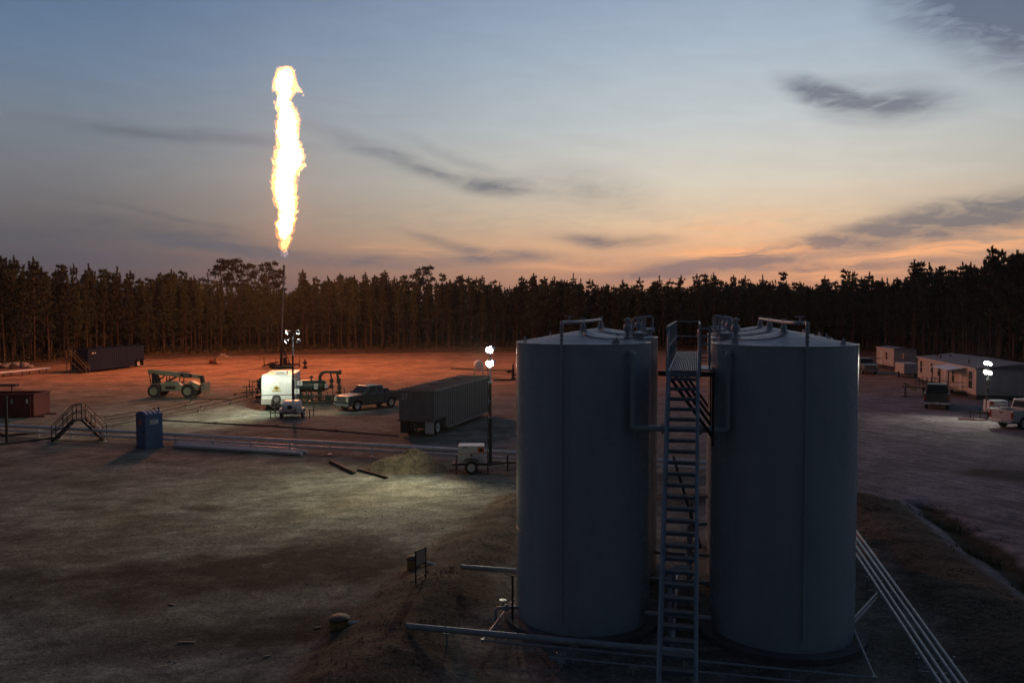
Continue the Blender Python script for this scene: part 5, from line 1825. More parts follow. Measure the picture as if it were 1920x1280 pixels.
# ------------------------------------------------------------------ test separator and line heater
def separator():
    p = at(598, 755)
    t = thing('test_separator', 'dark green test separator with horizontal vessel and looping pipework right of the white trailer', 'separator', (p.x, p.y, 0), R(4))
    for s in (-1, 1):
        MB().box((0, s * 0.8, 0.12), (5.0, 0.16, 0.22)).build('skid_beam', M['sep'], t)
    for x in (-2.3, -0.8, 0.8, 2.3):
        MB().box((x, 0, 0.12), (0.14, 1.44, 0.2)).build('skid_cross', M['sep'], t)
    MB().lathe([(0.02, -2.05), (0.3, -2.0), (0.48, -1.85), (0.55, -1.65), (0.55, 0.75), (0.48, 0.95), (0.3, 1.1), (0.02, 1.15)], (-0.45, 0.2, 1.55), 28, Matrix.Rotation(R(90), 3, 'Y')).build('vessel', M['sep'], t)
    for x in (-1.7, 0.0):
        MB().box((x, 0.2, 0.66), (0.14, 0.9, 0.9)).build('saddle', M['sep'], t)
        MB().lathe([(0.565, -0.04), (0.575, 0), (0.565, 0.04)], (x, 0.2, 1.55), 28, Matrix.Rotation(R(90), 3, 'Y'), close=False).build('hoop', M['sep'], t)
    MB().tube(smooth_path([Vector(v) for v in ((0.1, 0.2, 2.0), (0.1, 0.2, 2.45), (0.45, 0.2, 2.78), (1.1, 0.2, 2.8), (1.9, 0.1, 2.8))], 6), 0.14, 12).build('outlet_pipe', M['sep'], t)
    MB().lathe([(0.2, -0.1), (0.22, 0), (0.2, 0.1)], (1.92, 0.1, 2.8), 16, Matrix.Rotation(R(90), 3, 'Y')).build('flange', M['sep'], t)
    MB().tube(smooth_path([Vector(v) for v in ((1.65, 0.1, 2.75), (1.75, 0.05, 2.2), (1.85, 0.0, 1.5), (1.85, 0.0, 0.3))], 6), 0.11, 12).build('drop_pipe', M['sep'], t)
    for z, x in ((2.0, 1.79), (1.4, 1.85), (0.85, 1.85)):
        MB().lathe([(0.13, -0.22), (0.22, -0.2), (0.22, -0.14), (0.17, -0.1), (0.19, 0), (0.17, 0.1), (0.22, 0.14), (0.22, 0.2), (0.13, 0.22)], (x, 0.02, z), 14).build('valve_body', M['sep'], t)
    MB().tube([(1.05, 0.1, 2.7), (1.15, 0.05, 2.2), (1.15, 0.0, 1.6), (0.7, 0.0, 1.2)], 0.07, 10).build('branch_pipe', M['sep'], t)
    MB().lathe([(0.1, -0.2), (0.19, -0.1), (0.19, 0.1), (0.1, 0.2)], (1.14, 0.03, 2.0), 14).build('valve_body', M['sep'], t)
    MB().lathe([(0.1, -0.2), (0.2, -0.1), (0.2, 0.1), (0.1, 0.2)], (1.14, 0.0, 1.5), 14).build('valve_body', M['sep'], t)
    for x, z, w, h in ((-0.15, 1.55, 0.34, 0.5), (0.75, 1.6, 0.26, 0.4)):
        b = MB().box((x, -0.55, z), (w, 0.18, h)).build('gauge_box', M['white'], t, 0.02)
        MB().cyl((x, -0.645, z + 0.04), (x, -0.66, z + 0.04), w * 0.3, n=16).build('dial', M['paper'], b)
    for x in (-1.5, -1.0, -0.55, 0.3):
        MB().tube([(x, -0.35, 1.4), (x, -0.62, 1.35), (x, -0.65, 0.8), (x + 0.1, -0.65, 0.3)], 0.045, 8).build('tap_pipe', M['sep'], t)
        MB().lathe([(0.03, -0.05), (0.1, -0.05), (0.1, 0.05), (0.03, 0.05)], (x, -0.65, 0.85), 12, Matrix.Rotation(R(90), 3, 'X')).build('hand_wheel', M['chrome'] if x in (-1.0,) else M['sep'], t)
    for y, z in ((-0.5, 0.55), (-0.72, 0.75)):
        MB().tube([(-2.3, y, z), (2.3, y, z)], 0.06, 8).build('run_pipe', M['sep'], t)
    for x in (1.35, 2.4):
        MB().bar((x, -0.75, 0.2), (x, -0.75, 1.5), 0.05, 0.05).build('rail_post', M['sep'], t)
    MB().bar((1.35, -0.75, 0.85), (2.4, -0.75, 1.45), 0.04, 0.04).build('rail_bar', M['sep'], t)
    MB().box((0.95, -0.6, 0.45), (0.55, 0.4, 0.5)).build('control_box', M['sep'], t, 0.02)
    MB().lathe([(0.06, 0), (0.06, 0.2), (0.14, 0.22), (0.14, 0.4), (0.05, 0.45)], (-0.7, 0.2, 2.05), 14).build('relief_valve', M['sep'], t)
    rq = random.Random(8)
    for k in range(16):
        x = rq.uniform(-2.2, 2.3); y = rq.uniform(-0.95, -0.5); h = rq.uniform(0.5, 1.35)
        MB().tube([(x, y, 0.2), (x, y, h), (x + rq.choice((-1, 1)) * 0.25, y, h + 0.05)], rq.uniform(0.02, 0.045), 7).build('impulse_pipe', M['sep'], t)
    for x, z, sx, sz in ((-1.9, 0.6, 0.3, 0.4), (-0.6, 0.5, 0.4, 0.3), (1.5, 0.6, 0.3, 0.5), (2.1, 0.45, 0.35, 0.35)):
        MB().box((x, -0.82, z), (sx, 0.25, sz)).build('valve_box', M['sepdark'], t, 0.02)


separator()


def heater():
    p = at(498, 749)
    t = thing('line_heater', 'dark rounded line heater with coiled pipework behind the left of the white trailer', 'line heater', (p.x, p.y + 1.5, 0), R(-12))
    MB().lathe([(0.02, -1.9), (0.75, -1.8), (0.88, -1.6), (0.88, 1.6), (0.75, 1.8), (0.02, 1.9)], (0, 0.8, 1.35), 28, Matrix.Rotation(R(90), 3, 'X')).build('vessel', M['sepdark'], t)
    for y in (-0.5, 0.3, 1.1, 1.9):
        MB().lathe([(0.9, -0.05), (0.93, 0), (0.9, 0.05)], (0, 0.8 + y - 0.8, 1.35), 28, Matrix.Rotation(R(90), 3, 'X'), close=False).build('hoop', M['sepdark'], t)
    for s in (-1, 1):
        MB().box((s * 0.7, 0.8, 0.2), (0.16, 4.4, 0.3)).build('skid_beam', M['sepdark'], t)
    for z, x in ((0.7, -0.35), (1.0, 0.1), (1.45, 0.3), (1.7, -0.25)):
        MB().tube([(x - 0.9, -1.4, z), (x, -1.35, z), (x + 0.35, -1.3, z - 0.2), (x + 0.35, -1.3, 0.2)], 0.06, 8).build('coil_pipe', M['sepdark'], t)
        MB().lathe([(0.1, -0.12), (0.16, -0.05), (0.16, 0.05), (0.1, 0.12)], (x - 0.2, -1.38, z), 12, Matrix.Rotation(R(90), 3, 'Y')).build('valve_body', M['sepdark'], t)
    for x in (-1.3, -0.8):
        MB().bar((x, -1.0, 0), (x, -1.0, 1.5), 0.05, 0.05).build('frame_post', M['sepdark'], t)
    MB().bar((-1.3, -1.0, 1.5), (-0.2, -1.0, 2.1), 0.05, 0.05).build('frame_bar', M['sepdark'], t)
    MB().bar((-1.3, -1.0, 0.9), (0.2, -1.0, 0.9), 0.05, 0.05).build('frame_bar', M['sepdark'], t)
    MB().tube([(0.3, 1.5, 2.1), (0.3, 1.5, 2.7), (0.6, 1.5, 2.9), (1.6, 1.5, 2.9)], 0.12, 10).build('stack_pipe', M['sepdark'], t)
    MB().lathe([(0.15, 2.2), (0.28, 2.25), (0.28, 2.5), (0.1, 2.6)], (-0.3, 0.4, 0), 14).build('dome', M['sepdark'], t)


heater()
for px, py, lab, h in ((463, 746, 'dark standpipe in the ground where the flow lines bend', 1.1), (468, 735, 'dark standpipe right behind the flow line bend', 1.3)):
    p = at(px, py)
    t = thing('standpipe', lab, 'standpipe', (p.x, p.y, 0))
    MB().cyl((0, 0, 0), (0, 0, h), 0.05, n=8).build('post', M['blackpipe'], t)
    MB().lathe([(0.05, h * 0.4), (0.11, h * 0.42), (0.11, h * 0.52), (0.05, h * 0.54)], n=10).build('valve_body', M['blackpipe'], t)
    MB().tube([(-0.7, 0, h * 0.45), (0.6, 0, h * 0.45)], 0.04, 8).build('cross_pipe', M['blackpipe'], t)


# ------------------------------------------------------------------ telehandler
def telehandler():
    p = at(331, 743)
    t = thing('telehandler', 'cream telescopic forklift with lowered boom parked on the clay left of the separator', 'telehandler', (p.x, p.y, 0), R(-2))
    wr = 0.62
    for x in (-1.75, 1.55):
        for s in (-1, 1):
            wheel(t, (x, s * 0.92, wr), wr, 0.42, M['cream'])
        MB().bar((x, -0.9, wr), (x, 0.9, wr), 0.22, 0.22).build('axle', M['cream'], t)
    MB().prism([(-2.35, 0.75), (2.3, 0.65), (2.45, 1.0), (1.9, 1.25), (-2.4, 1.28)], -0.42, 0.42).build('chassis', M['cream'], t, 0.04)
    MB().prism([(-1.05, 0.62), (0.95, 0.62), (0.95, 1.15), (0.5, 1.52), (-0.4, 1.58), (-1.05, 1.3)], -1.08, -0.44).build('engine_cover', M['cream'], t, 0.07)
    MB().box((-0.1, -1.09, 0.95), (1.0, 0.012, 0.3)).build('vent', M['black'], t)
    MB().prism([(1.1, 1.15), (2.3, 0.75), (2.45, 1.15), (1.6, 1.55)], -0.45, 0.45).build('front_frame', M['cream'], t, 0.04)
    for x in (-1.75, 1.55):
        MB().box((x, -0.92, 1.31), (0.95, 0.46, 0.05)).build('fender', M['cream'], t, 0.02)
    # cab on the far side
    cb = MB()
    for x, y in ((-1.2, 0.5), (0.1, 0.5), (-1.2, 1.12), (0.25, 1.12)):
        cb.bar((x, y, 1.2), (x + 0.05, y, 2.3), 0.07, 0.07)
    cb.box((-0.5, 0.81, 2.33), (1.5, 0.72, 0.07)).box((-0.5, 0.81, 1.15), (1.5, 0.72, 0.4))
    cb.build('cab', M['black'], t)
    # boom from the raised rear pivot to the front
    b = MB().bar((-2.75, 0.05, 2.42), (1.35, 0.05, 2.05), 0.36, 0.46)
    b.build('boom', M['cream'], t, 0.02)
    MB().bar((0.9, 0.05, 2.08), (2.5, 0.05, 1.92), 0.28, 0.36).build('boom_extension', M['cream'], t, 0.02)
    MB().prism([(-2.3, 1.2), (-1.6, 1.2), (-1.95, 2.3), (-2.3, 2.3)], -0.28, -0.2).build('boom_pivot', M['black'], t)
    MB().prism([(-2.3, 1.2), (-1.6, 1.2), (-1.95, 2.3), (-2.3, 2.3)], 0.26, 0.34).build('boom_pivot', M['black'], t)
    MB().cyl((-2.5, -0.1, 1.3), (-2.6, -0.1, 2.25), 0.05, n=10).build('hose_bundle', M['black'], t)
    MB().cyl((-0.9, 0.0, 1.45), (0.1, 0.02, 2.0), 0.09, n=12).build('lift_cylinder', M['black'], t)
    MB().cyl((-2.1, 0.0, 1.35), (-0.9, 0.02, 2.2), 0.07, n=12).build('lift_cylinder', M['black'], t)
    MB().box((1.05, -0.142, 2.07), (1.15, 0.02, 0.32), M=Matrix.Rotation(R(5), 3, 'Y')).build('boom_plate', M['black'], t)
    MB().box((1.05, -0.156, 2.07), (0.5, 0.012, 0.07), M=Matrix.Rotation(R(5), 3, 'Y')).build('plate_stripe', M['paper'], t)
    for x in (0.25, 0.65, 1.0):
        MB().tube([(x, 0.0, 2.25), (x + 0.05, 0, 2.42), (x + 0.3, 0, 2.4), (x + 0.35, 0, 2.28)], 0.03, 6).build('boom_hose', M['black'], t)
    # nose, carriage and forks
    MB().prism([(2.3, 2.05), (2.62, 2.05), (2.85, 1.0), (2.62, 0.7), (2.45, 0.7), (2.45, 1.5)], -0.16, 0.26).build('boom_nose', M['black'], t)
    fr = MB()
    for z in (0.62, 1.0, 1.32):
        fr.box((2.9, 0.05, z), (0.08, 2.1, 0.1))
    for y in np.linspace(-0.95, 1.05, 7):
        fr.bar((2.9, y, 0.55), (2.9, y, 1.38), 0.06, 0.06)
    fr.build('fork_carriage', M['cream'], t)
    for y in (-0.4, 0.5):
        MB().box((2.98, y, 0.75), (0.07, 0.13, 1.15)).box((3.5, y, 0.2), (1.1, 0.13, 0.06)).build('fork', M['cream'], t)


telehandler()


# ------------------------------------------------------------------ far things on the clay
def wellhead(label, px, py, h):
    p = at(px, py)
    t = thing('wellhead', label, 'wellhead', (p.x, p.y, 0), R(5))
    z = 0
    for k, (r, l) in enumerate(((0.30, 0.25), (0.17, 0.25), (0.26, 0.12), (0.16, 0.22), (0.24, 0.1), (0.15, 0.25), (0.2, 0.1), (0.1, 0.3), (0.14, 0.08), (0.05, 0.25))):
        l *= h / 1.92
        MB().cyl((0, 0, z), (0, 0, z + l), r, n=14).build('spool', M['black'], t)
        z += l
    for k, zz in ((1, 0.55), (-1, 0.95)):
        zz *= h / 1.92
        MB().tube([(0, 0, zz), (k * 0.8, 0, zz)], 0.09, 10).build('wing_valve', M['black'], t)
        MB().lathe([(0.05, 0), (0.2, 0.0), (0.2, 0.05), (0.05, 0.05)], (k * 0.5, -0.25, zz), 14, Matrix.Rotation(R(90), 3, 'X')).build('hand_wheel', M['black'], t)
    MB().box((0, 0, 0.02), (1.2, 1.2, 0.12)).build('cellar_plate', M['black'], t)
    return t


wellhead('black wellhead valve stack half hidden by the left tank edge', 962, 712, 2.1)
p = at(572, 691)
t = thing('black_hydrant', 'small black valve post with two knobs on the orange clay right of the flare', 'valve post', (p.x, p.y, 0))
MB().lathe([(0.3, 0), (0.34, 0.1), (0.3, 0.28), (0.1, 0.34), (0.1, 0.62), (0.22, 0.66), (0.28, 0.8), (0.24, 1.0), (0.12, 1.12), (0.1, 1.3), (0.02, 1.32)], n=18).build('post', M['black'], t)
MB().cyl((-0.35, 0, 0.85), (0.35, 0, 0.85), 0.1, n=12).build('side_outlet', M['black'], t)
p = at(897, 706)
t = thing('fuel_tank', 'small white fuel tank on tall legs beyond the grey frac tank', 'fuel tank', (p.x, p.y, 0), R(8))
MB().lathe([(0.02, -0.95), (0.35, -0.93), (0.52, -0.85), (0.55, -0.75), (0.55, 0.75), (0.52, 0.85), (0.35, 0.93), (0.02, 0.95)], (0, 0, 1.5), 24, Matrix.Rotation(R(90), 3, 'X')).build('tank_body', M['whitepipe'], t)
MB().lathe([(0.14, 2.03), (0.14, 2.12), (0.05, 2.14)], n=12).build('filler_cap', M['whitepipe'], t)
for x in (-0.5, 0.5):
    for y in (-0.7, 0.7):
        MB().bar((x * 1.15, y, 0), (x * 0.9, y, 1.35), 0.06, 0.06).build('leg', M['galv'], t)
    MB().bar((x, -0.72, 0.65), (x, 0.72, 0.65), 0.04, 0.04).build('brace', M['galv'], t)
for y in (-0.7, 0.7):
    MB().bar((-0.55, y, 0.62), (0.55, y, 0.62), 0.04, 0.04).build('brace', M['galv'], t)
for pts, lab in (([at(846, 690, 0.12), at(905, 693, 0.12), at(958, 694, 0.4)], 'dark pipe along the far clay from the wellhead to the left'),
                 ([at(925, 712, 0.1), at(945, 712, 0.1), at(960, 712, 0.1)], 'short dark pipe at the foot of the wellhead')):
    pipe_thing('wellhead_line', lab, 'pipe', pts, 0.12, M['black'], 'pipes at the wellhead')
p = at(420, 671)
t = thing('pale_heap', 'low pale heap of sacks on a pallet at the far edge of the clay', 'pallet of sacks', (p.x, p.y, 0))
MB().box((0, 0, 0.08), (2.3, 1.2, 0.14)).build('pallet', M['wood'], t)
for i, (x, y, z, s) in enumerate(((-0.5, 0, 0.3, 0.75), (0.35, 0.1, 0.28, 0.8), (-0.1, 0, 0.52, 0.7), (-0.35, -0.2, 0.66, 0.35))):
    MB().lathe([(0.02, -0.16), (0.8 * s * 0.7, -0.13), (0.8 * s * 0.78, 0), (0.8 * s * 0.6, 0.14), (0.02, 0.17)], (x, y, z), 14).build('sack', M['sack'], t)
p = at(398, 682.5)
t = thing('small_pump', 'tiny dark pump on the far clay at the end of the thin line', 'pump', (p.x, p.y, 0))
MB().box((0, 0, 0.1), (1.2, 0.7, 0.12)).build('skid', M['black'], t)
MB().cyl((-0.4, 0, 0.42), (0.2, 0, 0.42), 0.28, n=14).build('motor', M['redbin'], t)
MB().lathe([(0.2, 0.12), (0.24, 0.3), (0.1, 0.5), (0.08, 0.85), (0.14, 0.9)], (0.45, 0, 0), 12).build('pump_body', M['black'], t)

# pipe rack and white sacks at the far left
p0, p1 = at(-40, 702, 0.55), at(90, 690, 0.55)
t = thing('pipe_rack', 'long pale pipes lying on a low rack at the far left forest edge', 'pipe rack', (p0.x, p0.y, 0))
o = Vector((p0.x, p0.y, 0))
for k in range(3):
    q = Vector((0.25 * k, -0.5 * k + 0.5, 0))
    MB().tube([p0 - o + q, p1 - o + q], 0.10, 10).build('pipe', M['whitepipe'], t)
for k in (0.1, 0.37, 0.64, 0.9):
    q = p0.lerp(p1, k) - o
    MB().bar((q.x, q.y - 0.9, 0.42), (q.x + 0.3, q.y + 0.9, 0.42), 0.08, 0.1).build('rack_beam', M['black'], t)
    for s in (-0.8, 0.8):
        MB().bar((q.x + 0.15, q.y + s, 0), (q.x + 0.15, q.y + s, 0.4), 0.08, 0.08).build('leg', M['black'], t)
rr = random.Random(3)
for px, lab in ((8, 'pale sack heap, leftmost behind the pipe rack at the far left'), (22, 'pale sack heap, second from the left behind the pipe rack'), (36, 'pale sack heap, second from the right behind the pipe rack'), (50, 'pale sack heap, rightmost behind the pipe rack at the far left')):
    p = at(px, 691)
    mb = MB()
    for _ in range(5):
        s = rr.uniform(0.35, 0.6)
        mb.lathe([(0.02, -s * 0.5), (s * 0.8, -s * 0.4), (s, 0), (s * 0.7, s * 0.45), (0.02, s * 0.55)], (rr.uniform(-0.8, 0.8), rr.uniform(-0.4, 0.4), rr.uniform(0.25, 0.7)), 10)
    o = mb.build('sack_heap', M['sack'])
    o.location = p
    tag(o, lab, 'sack heap', 'sack heaps at the far left')


# ------------------------------------------------------------------ flare stack and flame
FLAME_W = 10500.0


def flare():
    D = 120.0
    b = atd(527, 580, D)
    X0, Y0 = b.x, b.y
    t = thing('flare_stack', 'tall thin flare stack on a braced base frame behind the white trailer', 'flare stack', (X0, Y0, 0))
    tip = atd(532.5, 497, D) - Vector((X0, Y0, 0))
    base = Vector((-0.1, 0, 0))
    k38 = base.lerp(tip, 4.0 / tip.z)
    MB().cyl(base, k38, 0.2, 0.19, 14).build('lower_stack', M['black'], t)
    MB().tube([k38, base.lerp(tip, 0.9)], 0.10, 10).build('upper_stack', M['galv'], t)
    MB().cyl(base.lerp(tip, 0.9), tip, 0.12, 0.15, 14).build('burner_tip', M['black'], t)
    MB().bar((-2.6, 0.2, 0.45), (2.6, 0.2, 0.55), 0.14, 0.2).build('outrigger_beam', M['black'], t)
    MB().bar((-1.6, -0.9, 0.3), (1.5, -0.9, 0.3), 0.14, 0.2).build('outrigger_beam', M['black'], t)
    MB().box((0.1, -0.3, 0.35), (1.5, 4.6, 0.2)).build('base_frame', M['black'], t)
    for x, h in ((-2.6, 1.5), (-0.9, 1.6), (2.5, 1.7), (1.0, 1.2)):
        MB().bar((x, 0.2, 0), (x, 0.2, h), 0.08, 0.08).build('jack_post', M['black'], t)
    for z0, x0, x1 in ((0.5, 1.35, 0.55), (0.5, 0.9, 0.3)):
        MB().bar((x0, -0.1, z0), (0.12, 0, 3.2), 0.09, 0.09).build('brace', M['black'], t)
    for i in range(6):
        MB().bar((0.1, 0, 0.8 + i * 0.4), (1.15 - i * 0.17, -0.05, 0.7 + i * 0.36), 0.07, 0.07).build('lattice_bar', M['black'], t)
    MB().lathe([(0.28, 0.5), (0.32, 0.9), (0.28, 1.5), (0.1, 1.6)], (0.55, -0.2, 0), 14).build('knockout_drum', M['black'], t)
    MB().tube([(-2.4, -1.5, 0.3), (-1.3, -1.2, 0.8), (-0.3, -0.3, 0.9)], 0.1, 8).build('feed_pipe', M['black'], t)
    for s in (-1, 1):
        wheel(t, (s * 0.85, -1.4, 0.42), 0.42, 0.25, M['blackpipe'])
    # flame: left and right edges of the burning gas, top to bottom, as crop columns
    sil = [(78, 226, 262), (86, 206, 275), (110, 190, 279), (150, 172, 284), (180, 169, 280), (215, 174, 272), (250, 181, 265), (300, 189, 259), (340, 190, 283), (400, 179, 303), (450, 179, 299),
           (500, 179, 297), (530, 182, 322), (565, 172, 332), (600, 165, 335), (630, 163, 334), (680, 164, 301), (720, 159, 286), (780, 157, 293), (850, 174, 292),
           (910, 192, 290), (960, 190, 281), (1010, 186, 265), (1060, 196, 257), (1100, 204, 245), (1128, 204, 240), (1142, 215, 228)]
    S = 549 / 180.0
    conv = lambda x, y: atd(460 + x / S, 100 + y / S, D)
    rows = []
    n, m = 72, 420
    ys = [q[0] for q in sil]
    for i in range(m + 1):
        yy = ys[0] + (ys[-1] - ys[0]) * i / m
        xl = float(np.interp(yy, ys, [q[1] for q in sil])); xr = float(np.interp(yy, ys, [q[2] for q in sil]))
        a, c = conv(xl, yy), conv(xr, yy)
        sl = 1.0 if 20 < i < m - 20 else 0.4
        a.x += 0.10 + sl * (0.34 * noise.noise(Vector((2.0, i * 0.085, 0))) + 0.22 * noise.noise(Vector((8.0, i * 0.23, 0))))
        c.x += -0.10 + sl * (0.34 * noise.noise(Vector((5.0, i * 0.085, 3))) + 0.22 * noise.noise(Vector((9.0, i * 0.23, 5))))
        rows.append(((a.x + c.x) / 2, a.z, max(0.12, (c.x - a.x) / 2)))
    c0 = Vector((X0, Y0, conv(0, ys[-1]).z))
    fl = thing('flame', 'towering white-hot gas flame with orange edges above the flare stack', 'flame', c0)

    def shell(name, mat, k, amp, seed, i0, i1):
        vs, fs = [], []
        for i, (cx, z, r) in enumerate(rows[i0:i1]):
            end = min(1.0, 0.25 + i / 14, 0.25 + (i1 - i0 - 1 - i) / 14)
            for j in range(n):
                th = 2 * math.pi * j / n
                q = Vector((math.cos(th) * 1.5, math.sin(th) * 1.5, z * 0.62 + seed))
                w = noise.fractal(q * 0.8, 1.0, 2.1, 6, noise_basis='PERLIN_ORIGINAL')
                w2 = 1 - abs(noise.noise(Vector((math.cos(th) * 2.2, math.sin(th) * 2.2, z * 1.6 + seed)))) * 2
                rr_ = max(0.04, (r * k + amp * (0.26 * w + 0.14 * w2 + 0.16 * noise.noise(q * 3.1) + 0.12 * noise.noise(q * 7)) * min(1.0, 0.25 + r)) * end)
                sw = 0.35 * max(0, w2) * min(1, r)
                vs.append(Vector((cx + math.cos(th) * rr_, Y0 + math.sin(th) * rr_, z + sw)) - c0)
        mm = i1 - i0 - 1
        for i in range(mm):
            for j in range(n):
                fs.append((i * n + j, i * n + (j + 1) % n, (i + 1) * n + (j + 1) % n, (i + 1) * n + j))
        fs.append(tuple(range(n))); fs.append(tuple(mm * n + j for j in reversed(range(n))))
        return MB().add(vs, fs).build(name, M[mat], fl)
    shell('flame_mantle', 'flame_out', 0.97, 1.9, 7.0, 0, m + 1)
    shell('flame_middle', 'flame_mid', 0.84, 1.5, 9.1, 3, m - 8)
    shell('flame_core', 'flame', 0.64, 1.5, 11.2, 8, m - 30)
    for k in (0.08, 0.25, 0.42, 0.58, 0.74, 0.9):             # the light the burning gas gives off
        cx, z, r = rows[int(k * m)]
        l = bpy.data.lights.new('flame_light', 'POINT')
        l.energy, l.shadow_soft_size, l.color = FLAME_W * r * (0.15 + 1.4 * k), 0.55 * r, (1.0, 0.29, 0.10)
        lo = bpy.data.objects.new('flame_light', l)
        C.objects.link(lo)
        lo.parent = fl
        lo.location = Vector((cx, Y0, z)) - c0
    # ragged licks round the edge
    lk = MB()
    rnd = random.Random(17)
    for i in range(560):
        k = rnd.randrange(6, m - 4)
        cx, z, r = rows[k]
        th = rnd.uniform(0, 2 * math.pi)
        l = rnd.uniform(0.25, 0.9) * min(1.0, 0.4 + r * 0.5)
        w = l * rnd.uniform(0.10, 0.24)
        p = Vector((cx + math.cos(th) * r * 0.93, Y0 + math.sin(th) * r * 0.93, z)) - c0
        o_ = Vector((math.cos(th), math.sin(th), 0))
        bend = rnd.uniform(-0.35, 0.8)
        pts = [p - o_ * 0.05 + Vector((0, 0, -l * 0.35)), p + o_ * l * 0.24 * (0.4 + bend), p + o_ * l * 0.34 * (0.5 + bend) + Vector((0, 0, l * 0.45)), p + o_ * l * (0.45 + 0.5 * bend) + Vector((0, 0, l * 0.9))]
        lk.tube(pts, [w * 0.5, w, w * 0.55, 0.004], 5, False)
    # torn tongues that leave the column
    for pts, w, cnt in (([(268, 226), (285, 216), (300, 206), (316, 214), (331, 234)], 6, 34), ([(285, 170), (297, 190), (316, 210)], 6, 26),
                        ([(208, 326), (190, 320), (178, 306), (166, 282)], 6, 40), ([(300, 690), (318, 660), (332, 640), (345, 634)], 6, 34), ([(180, 560), (172, 572), (168, 590)], 4, 12),
                        ([(285, 915), (294, 908), (304, 906)], 3, 10), ([(190, 140), (172, 158), (160, 214)], 6, 40), ([(182, 700), (160, 715), (156, 775)], 4, 26)):
        for _ in range(cnt):
            u = rnd.uniform(0, len(pts) - 1.001)
            i = int(u); f = u - i
            x = pts[i][0] * (1 - f) + pts[i + 1][0] * f + rnd.gauss(0, w * 0.5)
            y = pts[i][1] * (1 - f) + pts[i + 1][1] * f + rnd.gauss(0, w * 0.5)
            q = conv(x, y) - c0
            q.y += rnd.gauss(0, 0.3)
            l = rnd.uniform(0.25, 0.75) * (1 - 0.5 * u / len(pts)); wd = l * rnd.uniform(0.16, 0.3)
            dx = rnd.uniform(-0.2, 0.2)
            lk.tube([q + Vector((-dx, 0, -l * 0.5)), q + Vector((0, 0, -l * 0.1)), q + Vector((dx * 0.3, 0, l * 0.25)), q + Vector((dx, 0, l * 0.7))], [wd * 0.3, wd, wd * 0.7, 0.004], 6, False)
    lk.build('flame_lick', M['lick'], fl)['kind'] = 'stuff'
    rt = MB()
    for i in range(26):
        x = rnd.uniform(206, 242); y0 = rnd.uniform(1130, 1178); l = rnd.uniform(14, 34)
        q = [conv(x, y0) - c0, conv(x + rnd.uniform(-5, 5), y0 - l * 0.5) - c0, conv(x + rnd.uniform(-7, 7), y0 - l) - c0]
        for v in q:
            v.y += rnd.uniform(-0.4, 0.4)
        rt.tube(q, [0.03, 0.10, 0.02], 5, False)
    rt.build('flame_root', M['lick2'], fl)['kind'] = 'stuff'


flare()


# ------------------------------------------------------------------ office trailers on the right
def window_unit(parent, loc, w, h, axis, out):
    """double sash window on a wall whose outward direction is out (unit x or y)"""
    fr = MB()
    o = Vector(loc)
    if axis == 'x':                                             # wall faces +-x; width runs along y
        fr.box(o + Vector((out * 0.02, 0, 0)), (0.05, w + 0.12, h + 0.12))
        f = fr.build('window', M['white'], parent)
        for s in (-1, 1):
            MB().box(o + Vector((out * 0.043, 0, s * h * 0.25)), (0.02, w - 0.06, h * 0.5 - 0.06)).build('pane', M['glass'], f)
    else:
        fr.box(o + Vector((0, out * 0.02, 0)), (w + 0.12, 0.05, h + 0.12))
        f = fr.build('window', M['white'], parent)
        for s in (-1, 1):
            MB().box(o + Vector((0, out * 0.043, s * h * 0.25)), (w - 0.06, 0.02, h * 0.5 - 0.06)).build('pane', M['glass'], f)
    return f


